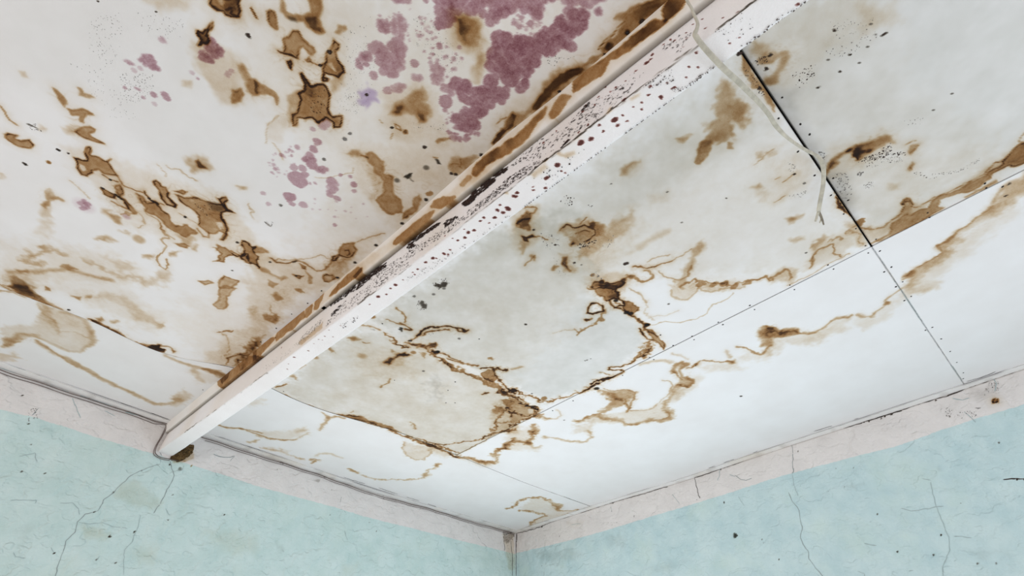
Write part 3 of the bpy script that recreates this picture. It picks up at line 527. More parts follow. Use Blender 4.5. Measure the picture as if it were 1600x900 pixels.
('p','b',0.85,8.7,0,10.8,'',[2020,1285,2036,1328,2026,1361,2006,1404,1980,1397,1983,1370,2011,1351,2009,1312,2000,1279]),
('p','b',0.121,25.3,0,17,'',[2023,1257,2048,1348,1998,1428,1964,1380,1979,1265]),
('d','b',0.32,10.7,17.9,2.1,'',[2121,1254]),
('p','b',0.5,8.4,0,8.2,'',[2233,1324,2224,1347,2192,1349,2210,1324]),
('p','b',0.5,8.7,0,8.6,'',[2253,1215,2240,1219,2219,1200,2229,1191]),
('p','b',0.5,9.7,0,9.5,'',[2283,895,2270,916,2242,889]),
('d','b',0.35,9,12.6,2.2,'',[2261,1104]),
('d','b',0.55,5,10.7,2,'',[2228,1511,1977,1427]),
('d','b',0.35,7,10.5,10.5,'',[2054,1374]),
('p','b',0.45,7.1,0,10.6,'',[1957,1451,1942,1465,1925,1425]),
('l','b',0.6,2.8,4,6.5,'',[2278,758,2264,813],0.13),
('l','b',0.4,7.5,3.7,6,'',[2280,977,2271,1019],0.13),
('d','b',0.5,7.2,12.6,10.8,'',[1710,1623]),
('l','b',0.6,2.5,4.1,9.4,'',[1918,1489,1897,1506,1859,1513,1820,1518,1777,1509,1753,1524,1719,1548],0.13),
('l','b',0.5,5,11.5,19.2,'',[1911,1479,1880,1461,1833,1456,1787,1466,1733,1466,1677,1466,1639,1467,1581,1467,1512,1457,1413,1452],0.13),
('l','b',0.55,2.7,2.9,19.3,'',[1892,1465,1827,1448,1743,1456,1664,1451,1577,1452,1487,1441],0.13),
('p','ed',1,5.6,0,3.7,'',[1877,1480,1853,1494,1816,1480,1783,1495,1754,1514,1681,1515,1665,1496,1703,1486,1754,1481,1826,1471]),
('p','eb',0.95,4.5,0,3.7,'',[1877,1480,1853,1494,1816,1480,1783,1495,1754,1514,1681,1515,1665,1496,1703,1486,1754,1481,1826,1471]),
('l','b',0.55,2.5,4.5,7.3,'',[1845,1494,1822,1499,1786,1504],0.13),
('d','b',0.95,2.1,10.6,2.1,'',[1907,1499]),
('d','k',0.9,2.1,7,2.1,'',[1906,1506]),
('l','b',0.95,2.6,5.2,13.1,'',[1692,1539,1676,1563,1645,1571,1623,1589,1604,1615],0.13),
('l','k',0.8,2.6,2.8,11.2,'',[1643,1569,1630,1607,1619,1626],0.13),
('p','b',0.55,5,0.35,9.7,'',[1665,1496,1669,1545,1643,1569,1596,1544,1574,1492,1604,1482]),
('l','b',0.85,2.8,4.5,10,'',[1632,1562,1567,1517,1509,1498,1453,1493],0.13),
('l','b',0.5,2.8,8.1,16.2,'',[1627,1497,1530,1477,1433,1473],0.13),
('l','b',0.7,2.9,2.6,12.3,'',[1525,1482,1480,1467,1463,1504],0.13),
('l','b',0.65,2.9,4.2,6.7,'',[1548,1373,1540,1410],0.13),
('p','b',0.5,8.1,0,17.9,'',[1441,1321,1401,1348,1363,1330,1371,1279]),
('l','b',0.5,3.3,7.5,18.6,'',[1251,1122,1310,1199,1342,1284,1368,1348,1351,1386],0.13),
('d','b',0.5,6.5,19.5,13,'',[1421,1403,1388,1403]),
('p','b',0.138,27.9,0,18.6,'',[1451,1333,1397,1446,1158,1198,1245,1115]),
('l','b',0.45,3.3,3.6,19,'',[1315,1218,1274,1234,1267,1287],0.13),
('l','b',0.62,3.2,4.5,7.3,'3',[2294,724,2232,724,2170,712,2092,704,2016,706,1954,721,1874,740,1795,763,1740,768,1677,775,1621,767],0.13),
('p','b',0.55,7.6,0,11.9,'3',[1932,730,1868,792,1783,775,1701,813,1608,792,1657,745,1779,738]),
('l','b',0.8,3.2,2.9,7.3,'3',[2000,709,1954,721,1861,780],0.13),
('l','b',0.4,3.4,3,7.8,'5',[1784,745,1705,773,1642,784],0.13),
('l','b',0.288,7.1,6.5,7.6,'5',[2008,691,1963,655,1952,584,1931,508],0.13),
('l','b',0.304,7,7.5,7.4,'5',[1963,655,1941,699,1906,716],0.13),
('p','b',0.165,19.8,0,15.8,'5',[2016,425,2008,482,1971,444,1998,406]),
('l','b',0.4,2.8,2.5,8,'',[1934,1091,1928,1135,1940,1187],0.13),
('l','b',0.35,3.4,3.6,9.6,'',[1638,909,1582,866],0.13),
('l','b',0.3,3.2,2.8,9,'',[1919,787,1910,818],0.13),
('p','k',0.6,4.5,0,8.9,'',[2150,1695,2149,1714,2124,1714,2112,1687,2130,1682]),
('s','k',0.7,30,1.1,3,'',[2165,1699,2130,1733,2103,1696,2124,1663]),
('p','k',0.75,4.1,0,11.1,'',[2167,1822,2160,1851,2148,1868,2135,1847,2146,1813]),
('s','k',0.9,40,1,3.1,'',[2178,1817,2160,1879,2128,1865,2137,1810]),
('d','k',0.5,2.1,5.3,2.1,'',[1864,1340,1898,1637]),
('s','k',0.4,14,0.8,2.4,'',[2122,1585,1986,1633,1988,1573]),
('p','k',0.07,29.52,0,32.8,'',[1810,1284,1789,1341,1665,1190,1710,1147]),
('p','b',0.066,44.3,0,26.6,'',[2179,1270,2033,1409,1857,1276,1983,1155,2096,1153]),
('d','k',0.4,1.7,5.7,1.7,'',[2127,1831,2134,1778,2180,1721]),
('p','b',0.66,3.4,0.3,7.1,'',[1750,2191,1731,2198,1712,2228,1734,2230,1688,2274,1645,2256,1620,2244,1637,2228,1640,2200,1658,2196,1674,2205,1690,2195,1719,2203,1738,2189]),
('l','b',0.82,2.1,4.1,4.8,'',[1641,2104,1664,2128,1673,2150,1659,2170,1632,2171,1607,2150,1617,2128,1623,2109,1641,2104],0.13),
('l','b',0.75,2.1,3.7,4.7,'',[1643,2210,1639,2229,1605,2240,1574,2226,1589,2206,1587,2189,1624,2197,1643,2210],0.13),
('p','b',0.62,3.9,0.2,7.5,'',[1609,2243,1576,2256,1547,2253,1511,2249,1509,2222,1515,2203,1549,2206,1579,2221]),
('l','b',0.66,2.2,5.4,9.3,'',[1587,2189,1553,2209,1512,2209,1478,2214,1448,2216,1414,2207],0.13),
('d','k',0.9,1.8,8.4,1.8,'',[1536,2205,1520,2218,1416,2219,1620,2222]),
('d','b',0.95,1.9,10.3,1.9,'',[1417,2221]),
('l','b',0.5,2.1,3,9,'',[1616,2211,1560,2214,1495,2211],0.13),
('l','b',0.82,2.3,3.3,6.6,'',[1420,2188,1376,2172,1345,2174,1315,2184],0.13),
('p','b',0.5,4,0.35,6.7,'',[1408,2206,1366,2211,1321,2211,1275,2196,1231,2192,1220,2176,1256,2176,1303,2184,1358,2190]),
('l','b',0.78,2.3,3.3,5.3,'',[1380,2198,1339,2208,1320,2212],0.13),
('l','b',0.6,2.2,5.6,9.5,'',[1461,2217,1418,2217,1397,2195],0.13),
('l','b',0.42,5.2,10.5,21,'',[1321,2181,1294,2147,1266,2111,1247,2082,1248,2049],0.13),
('l','b',0.5,2.4,2.6,10.4,'',[1312,2175,1327,2138,1294,2147,1312,2111,1276,2126,1276,2094,1252,2093],0.13),
('l','b',0.65,2.4,3.1,10.5,'',[1317,2178,1283,2143,1257,2105,1248,2065],0.13),
('l','b',0.72,2.6,3.7,7.5,'',[1248,2049,1248,2015,1259,1972,1289,1942,1280,1925,1254,1933,1239,1956,1216,1943,1223,1909],0.13),
('l','b',0.85,2.7,5.4,9.8,'',[1223,1909,1224,1873,1239,1831,1235,1789],0.13),
('l','b',1,2.7,4.9,7.8,'',[1227,1839,1218,1869,1223,1909],0.13),
('l','b',1,2.8,5.5,8.1,'',[1219,1766,1218,1814],0.13),
('l','b',0.8,2.9,4.1,10.3,'',[1219,1718,1216,1755],0.13),
('d','k',1,2.4,10.2,2.4,'',[1192,1782]),
('l','b',0.66,2.9,4.7,14.7,'',[1216,1755,1213,1713,1228,1686,1219,1648,1247,1601,1258,1549,1292,1516,1347,1505,1406,1499,1478,1498],0.13),
('l','b',0.4,2.7,2,7.9,'',[1264,1822,1234,1845],0.13),
('l','b',0.45,2.9,2.1,6.6,'',[1252,1702,1215,1705],0.13),
('d','b',0.55,2.6,18.1,12.8,'',[1305,1545]),
('l','b',0.4,3,2.1,12.7,'',[1263,1616,1230,1627],0.13),
('l','b',0.35,2.7,1.9,6.1,'',[1288,1874,1244,1898],0.13),
('l','b',0.35,2.8,2,6.5,'',[1245,1750,1216,1755],0.13),
('l','b',0.62,3.1,6.7,17.8,'',[1434,1452,1375,1468,1310,1446,1271,1463,1231,1435,1243,1379,1278,1368,1323,1369,1307,1318],0.13),
('l','b',0.82,3.1,7.2,13.3,'',[1305,1441,1282,1474,1245,1455],0.13),
('l','b',0.52,3.3,5.3,14,'',[1232,1238,1232,1321,1214,1385,1208,1446],0.13),
('p','b',0.32,13.6,0,22.6,'',[1424,1441,1321,1436,1259,1474,1193,1427,1226,1315,1262,1269]),
('l','b',0.6,3,3.8,13,'',[1429,1457,1365,1436,1310,1436],0.13),
('p','eb',0.7,4.5,0,4.5,'',[1294,1430,1271,1452,1248,1430,1254,1402]),
('p','eb',0.8,8.6,0,4.3,'',[1393,1481,1363,1510,1320,1489,1332,1457]),
('d','b',0.7,1.9,7.8,6.2,'',[1612,2076]),
('l','b',0.5,2.2,1.9,6.2,'',[1617,2068,1608,2093],0.13),
('l','b',0.36,4.4,5.1,12.7,'',[1573,1984,1578,2023,1574,2068,1582,2115,1615,2162],0.13),
('l','b',0.35,2.3,2,9.7,'',[1613,2003,1579,2007],0.13),
('l','b',0.2,2.3,1.6,5.2,'',[1651,1924,1629,1974,1600,2008],0.13),
('s','k',0.5,8,1.4,3.6,'',[1413,1883,1397,1923,1388,1906]),
('d','k',0.9,2.2,5.4,2.2,'',[1766,1890,645,2215]),
('l','b',0.3,7.5,3.7,6,'',[1591,1628,1573,1670],0.13),
('d','k',0.6,2.3,3.8,2.3,'',[1380,1540,1459,2347,1079,1476]),
('p','b',0.34,9.5,0,17.2,'',[1197,1758,1143,1810,1089,1862,1062,1888,1027,1881,997,1850,977,1807,920,1755,982,1782,998,1746,989,1689,987,1647,1003,1598,1012,1667,1050,1737,1086,1765,1131,1762]),
('p','b',0.5,12.7,0,17,'',[1115,1797,1104,1818,1041,1808,1000,1786,1034,1773,1075,1776]),
('l','b',0.45,2.9,3.2,6.7,'',[1173,1806,1121,1831,1083,1876,1039,1890,994,1853,959,1804,913,1751],0.13),
('l','b',0.4,3.1,4.4,13.1,'',[1025,1824,971,1793,929,1757],0.13),
('l','b',0.28,13.6,12.5,13.6,'',[1030,1515,1006,1537,1003,1598,974,1637,925,1639,871,1679,825,1664,791,1720,771,1785,710,1821,709,1868,765,1904,805,1898,855,1935,909,2015,941,2061],0.06),
('l','b',0.4,3.2,4.1,11.6,'',[1027,1512,1009,1540,1021,1592,1005,1641],0.13),
('l','b',0.25,2.9,2.6,6.7,'',[915,1771,863,1821,854,1862,890,1932,913,1991,949,2034,985,2055,1034,2036],0.13),
('p','b',0.088,17.8,0,14.2,'',[993,1526,987,1647,931,1744,860,1856,874,1948,926,2017,883,2059,831,2009,824,1933,709,1868,743,1766,825,1664]),
('l','b',0.36,3.2,2.9,13.7,'',[789,1892,758,1900,726,1874,717,1826],0.13),
('l','b',0.3,3.3,3,14.2,'',[857,1668,813,1676,779,1732],0.13),
('p','b',0.11,24.2,0,17.9,'',[1003,1469,955,1516,959,1583,888,1482,924,1423]),
('l','b',0.4,5.7,8.1,9.6,'',[1056,2105,1091,2140,1087,2177,1060,2178,1055,2149,1043,2126,988,2108,967,2128,922,2116,902,2079,941,2061],0.13),
('p','b',0.5,11.7,0,10.6,'',[997,2109,968,2136,942,2116,965,2093]),
('p','b',0.36,9.2,0,9.1,'',[1091,2140,1093,2181,1061,2181,1055,2141]),
('p','b',0.072,28.4,0,19.1,'',[990,2142,920,2173,856,2085,842,1999,864,1977,923,2058]),
('l','b',0.5,2.7,2.9,6.2,'',[1061,2109,1015,2100,971,2097],0.13),
('p','b',0.3,10,0,8,'',[965,2093,928,2120,890,2080,935,2057]),
('l','b',0.17,7.3,6.4,5.9,'',[1208,2037,1193,2085,1158,2127,1117,2149],0.13),
('l','b',0.45,2.6,3.7,7.3,'',[1026,2203,1038,2233,1008,2270,975,2290,963,2321,930,2336],0.13),
('p','b',0.55,10.9,0,7.3,'',[963,2313,949,2343,915,2334,931,2311]),
('p','b',0.072,22.4,0,15.7,'',[1020,2200,916,2333,856,2339,961,2204]),
('l','b',0.6,2.6,4.2,7.4,'',[1040,2172,1029,2209],0.13),
('l','b',0.2,7.1,3.6,5.7,'',[1173,2185,1139,2202,1099,2208],0.13),
('l','b',0.25,7.1,4,5.7,'',[1035,2348,975,2342],0.13),
('l','b',0.42,4.2,4.8,7,'',[1025,2397,998,2412,960,2421,909,2438,903,2456,934,2492],0.13),
('p','b',0.5,13.2,0,9.9,'',[1059,2504,1075,2532,1057,2556,918,2491,956,2471,1012,2491]),
('p','b',0.066,28.5,0,18.5,'',[968,2396,895,2467,839,2440,929,2354]),
('l','b',0.2,2,1.8,4.6,'',[1637,2300,1583,2304,1527,2290],0.13),
('l','b',0.24,2.1,1.5,4.8,'',[1404,2230,1380,2281,1331,2321,1307,2371,1310,2414,1339,2458,1329,2485,1328,2523,1342,2547],0),
('l','b',0.18,2,2.9,4.6,'',[1524,2396,1490,2381,1449,2389,1432,2412,1441,2451,1463,2477],0.13),
('p','b',0.11,8.5,0,7.7,'',[1548,2408,1490,2381,1449,2389,1432,2412,1441,2451,1490,2486]),
('l','b',0.2,2,3.5,8.4,'',[1456,2473,1416,2482,1390,2512,1393,2533,1342,2587],0.13),
('p','b',0.12,8.4,0,11.2,'',[1471,2482,1407,2490,1389,2519,1342,2593,1398,2585]),
('l','b',0.13,2.1,1.5,4.9,'',[1458,2260,1414,2296,1394,2354],0.13),
('l','b',0.15,2.1,1.5,12.1,'',[1530,2288,1466,2265,1424,2266],0.13),
('l','b',0.2,3.2,3.4,7.3,'',[1161,1424,1116,1460,1129,1499,1185,1523],0.13),
('p','b',0.36,12.2,0,14.6,'',[1160,1319,1154,1349,1082,1284,1108,1259]),
('l','b',0.22,9.3,8.1,7.4,'',[1143,1429,1196,1424],0.13),
('p','b',0.6,9.8,0,9.8,'',[1080,2540,1038,2560,1014,2562,958,2615,931,2619,937,2593,954,2561,973,2543,982,2521,998,2502]),
('l','b',0.55,4.9,3.7,9.7,'',[1027,2542,980,2573,943,2615],0.13),
('l','b',0.42,5.7,5.2,7,'',[931,2616,900,2635,887,2662,890,2688,907,2713,919,2742,907,2767,887,2783,894,2799],0.13),
('p','b',0.099,26.5,0,17.2,'',[996,2507,954,2561,882,2660,910,2744,885,2794,821,2760,826,2713,792,2643,843,2579,923,2547,866,2495,878,2451]),
('l','b',0.36,7.6,5.4,7.6,'',[883,2822,848,2834,835,2853,850,2867],0.13),
('l','b',0.34,3.8,2.9,5.8,'',[846,2864,852,2897,862,2919,886,2916,905,2940,916,2959,922,2979],0.13),
('d','b',0.4,4.4,11.8,5.9,'',[864,2917]),
('p','b',0.072,21.1,0,14.2,'',[805,2790,857,2808,824,2866,851,2930,905,2988,834,3066,848,2982,809,2906,775,2873,764,2800]),
('p','b',0.11,17.5,0,13,'',[943,2482,913,2496,852,2460,867,2446]),
('p','b',0.11,19.6,0,13.2,'',[926,2991,859,3077,836,3041,859,2996]),
('l','b',0.62,3.7,8.6,13.7,'',[1669,763,1604,771,1534,760,1468,772,1413,770,1357,769,1293,760,1221,757,1193,755],0.13),
('l','b',0.55,3.6,3.9,13,'',[1568,779,1473,793,1400,797,1344,782],0.13),
('l','b',0.7,3.8,4.1,10.9,'',[1487,753,1382,759,1267,756,1198,750],0.13),
('l','b',0.6,3.6,4.5,12.9,'',[1385,806,1332,854,1301,927,1262,990,1243,1048,1230,1099,1202,1181],0.13),
('l','b',0.35,3.7,2.6,8.4,'',[1221,786,1221,886,1214,975,1224,1079,1208,1176],0.13),
('l','b',0.55,3.8,5.4,16.2,'',[1363,792,1299,797,1241,796],0.13),
('l','b',0.5,3.5,5.7,15.1,'',[1252,1018,1233,1101,1202,1219],0.13),
('l','b',0.38,11.1,11.1,16.6,'',[1214,763,1134,782,1052,815,1001,843,1019,892,1089,942,1078,1010,1092,1078,1107,1144],0.13),
('p','b',0.45,16,0,16,'',[1103,957,1105,1039,1125,1100,1080,1103,1045,1041,1078,1010]),
('p','b',0.077,29.1,0,21.5,'',[1194,753,990,859,972,782,1029,760]),
('p','b',0.42,14.4,0,11.5,'',[1117,791,1056,820,1011,854,1009,795]),
('l','b',0.22,3.9,5.5,12.1,'',[1527,688,1500,633,1421,565,1350,559,1316,607,1334,678,1374,740],0.13),
('p','b',0.11,11,0,12.1,'',[1538,705,1500,633,1421,565,1350,559,1316,607,1334,678,1383,745]),
('p','b',0.138,27.5,0,16.5,'',[1401,754,1274,765,1248,702,1346,695]),
('l','b',0.34,9.1,7.6,9.7,'',[1565,175,1489,149],0.13),
('l','b',0.25,7.4,6.2,14.9,'',[1451,142,1373,145,1295,224,1222,276,1165,383,1208,459,1208,524,1215,597],0.13),
('p','b',0.36,12.9,0,11.7,'',[1235,577,1235,608,1214,619,1211,592]),
('p','b',0.138,18.6,0,16.7,'',[1201,400,1215,485,1165,434,1157,373]),
('l','b',0.38,6.9,7.2,11.5,'',[1788,124,1781,160,1758,159,1767,113],0.13),
('l','b',0.15,11.2,6.3,8.9,'',[1795,207,1790,255,1744,300,1684,284],0.13),
('l','b',0.16,13.7,8.2,16.5,'',[2069,100,2017,108,1976,142,1924,112,1835,109],0.13),
('p','b',0.3,11.4,0,12.5,'',[1884,107,1837,122,1837,92]),
('l','b',0.2,6.1,3.8,8.2,'',[2150,209,2088,230,2015,287,1970,329,1954,436],0.13),
('p','b',0.077,20.1,0,16.1,'',[2176,272,1973,466,1958,380,2019,296,2150,209]),
('l','b',0.38,8.9,8.3,16.3,'',[417,345,403,380,464,491,461,596,406,649,328,664,227,614,133,574,84,621,30,694],0.13),
('l','b',0.38,8.8,7,16,'',[329,385,261,428,147,446,118,442,115,384,104,323,40,210,17,272,18,405,18,547,23,688],0.13),
('p','b',0.066,19.2,0,18.8,'',[352,407,445,611,328,664,133,574,23,688,18,405,44,231,127,443]),
('p','b',0.32,14.8,0,14.8,'',[275,652,209,674,153,577]),
('l','b',0.38,7.2,9,12.8,'',[1113,1112,1062,1148,1027,1163,1054,1221,1113,1291],0.13),
('l','b',0.2,13.3,9.3,8.5,'',[1029,1152,962,1149,950,1187],0.13),
('l','b',0.27,10.2,9.6,10.2,'',[1021,1279,957,1314,866,1349,821,1392,833,1458,901,1482],0.13),
('p','b',0.077,26,0,19.3,'',[1232,1202,1129,1301,1000,1167,936,1173,946,1108,1051,1035]),
('d','b',0.5,10.2,23,10.2,'',[1027,1163,1100,1266]),
('p','d',0.525,31.9,0,25.6,'3',[2204,1507,2208,1731,2176,2120,2043,2391,1780,2253,1733,2185,1635,2181,1504,2203,1445,2206,1295,2115,1269,1944,1229,1766,1267,1514,1405,1520,1623,1536,1859,1513,2042,1492]),
('p','d',0.35,42.7,0,34.2,'3',[2282,750,2237,1420,2030,1474,1774,1495,1429,1457,1254,1457,1132,1094,1234,774,1534,760,1846,756,2035,709]),
('p','b',0.055,51.3,0,30.8,'3',[2282,750,2237,1420,2030,1474,1774,1495,1429,1457,1254,1457,1132,1094,1234,774,1534,760,1846,756,2035,709]),
('p','d',0.35,59.5,0,15.9,'3',[2158,2099,2117,2597,2101,2971,1880,2930,1898,2528,2004,2358]),
('p','d',0.21,69.2,0,18.4,'3',[2139,2078,2098,2953,1786,2941,1254,2963,1273,2738,1567,2457,1717,2399,1755,2233]),
('p','b',0.033,77.2,0,41.7,'3',[2258,1455,2098,2953,1254,2963,1273,2738,1755,2233,1506,1538]),
('p','d',0.48,49.9,0,13.3,'4',[2126,2967,2139,3139,1744,3516,1221,3452,1223,2992,1637,2969]),
('p','b',0.018,49.6,0,26.8,'4',[2115,2978,2139,3139,1997,3274,1759,3234,1312,3365,1223,2992,1637,2969]),
('p','d',0.154,66.9,0,13.4,'1',[3441,1899,2708,2597,2320,2631,2403,1865,2866,1605,3211,1781,3419,1651]),
('p','b',0.039,80.1,0,42.5,'1',[3085,2239,2322,2965,2507,726,2821,917,2617,1454,2598,1959,2934,2113]),
('p','d',0.175,51,0,13.6,'1',[2403,2012,2381,2683,2332,2939,2310,2925,2372,1816]),
('p','ed',1,5.6,0,3.7,'',[1877,1480,1853,1494,1816,1480,1783,1495,1754,1514,1681,1515,1665,1496,1703,1486,1754,1481,1826,1471]),
('p','ed',1,8.6,0,4.3,'',[1393,1481,1363,1510,1320,1489,1332,1457]),
('p','ed',0.9,7.5,0,3.8,'',[1269,1944,1238,1991,1218,1959,1223,1918]),
('p','ed',0.9,4.5,0,3,'',[1664,2147,1652,2164,1623,2148,1633,2125]),
('p','ed',0.9,4.4,0,2.9,'',[1635,2212,1606,2234,1592,2216,1613,2202])]
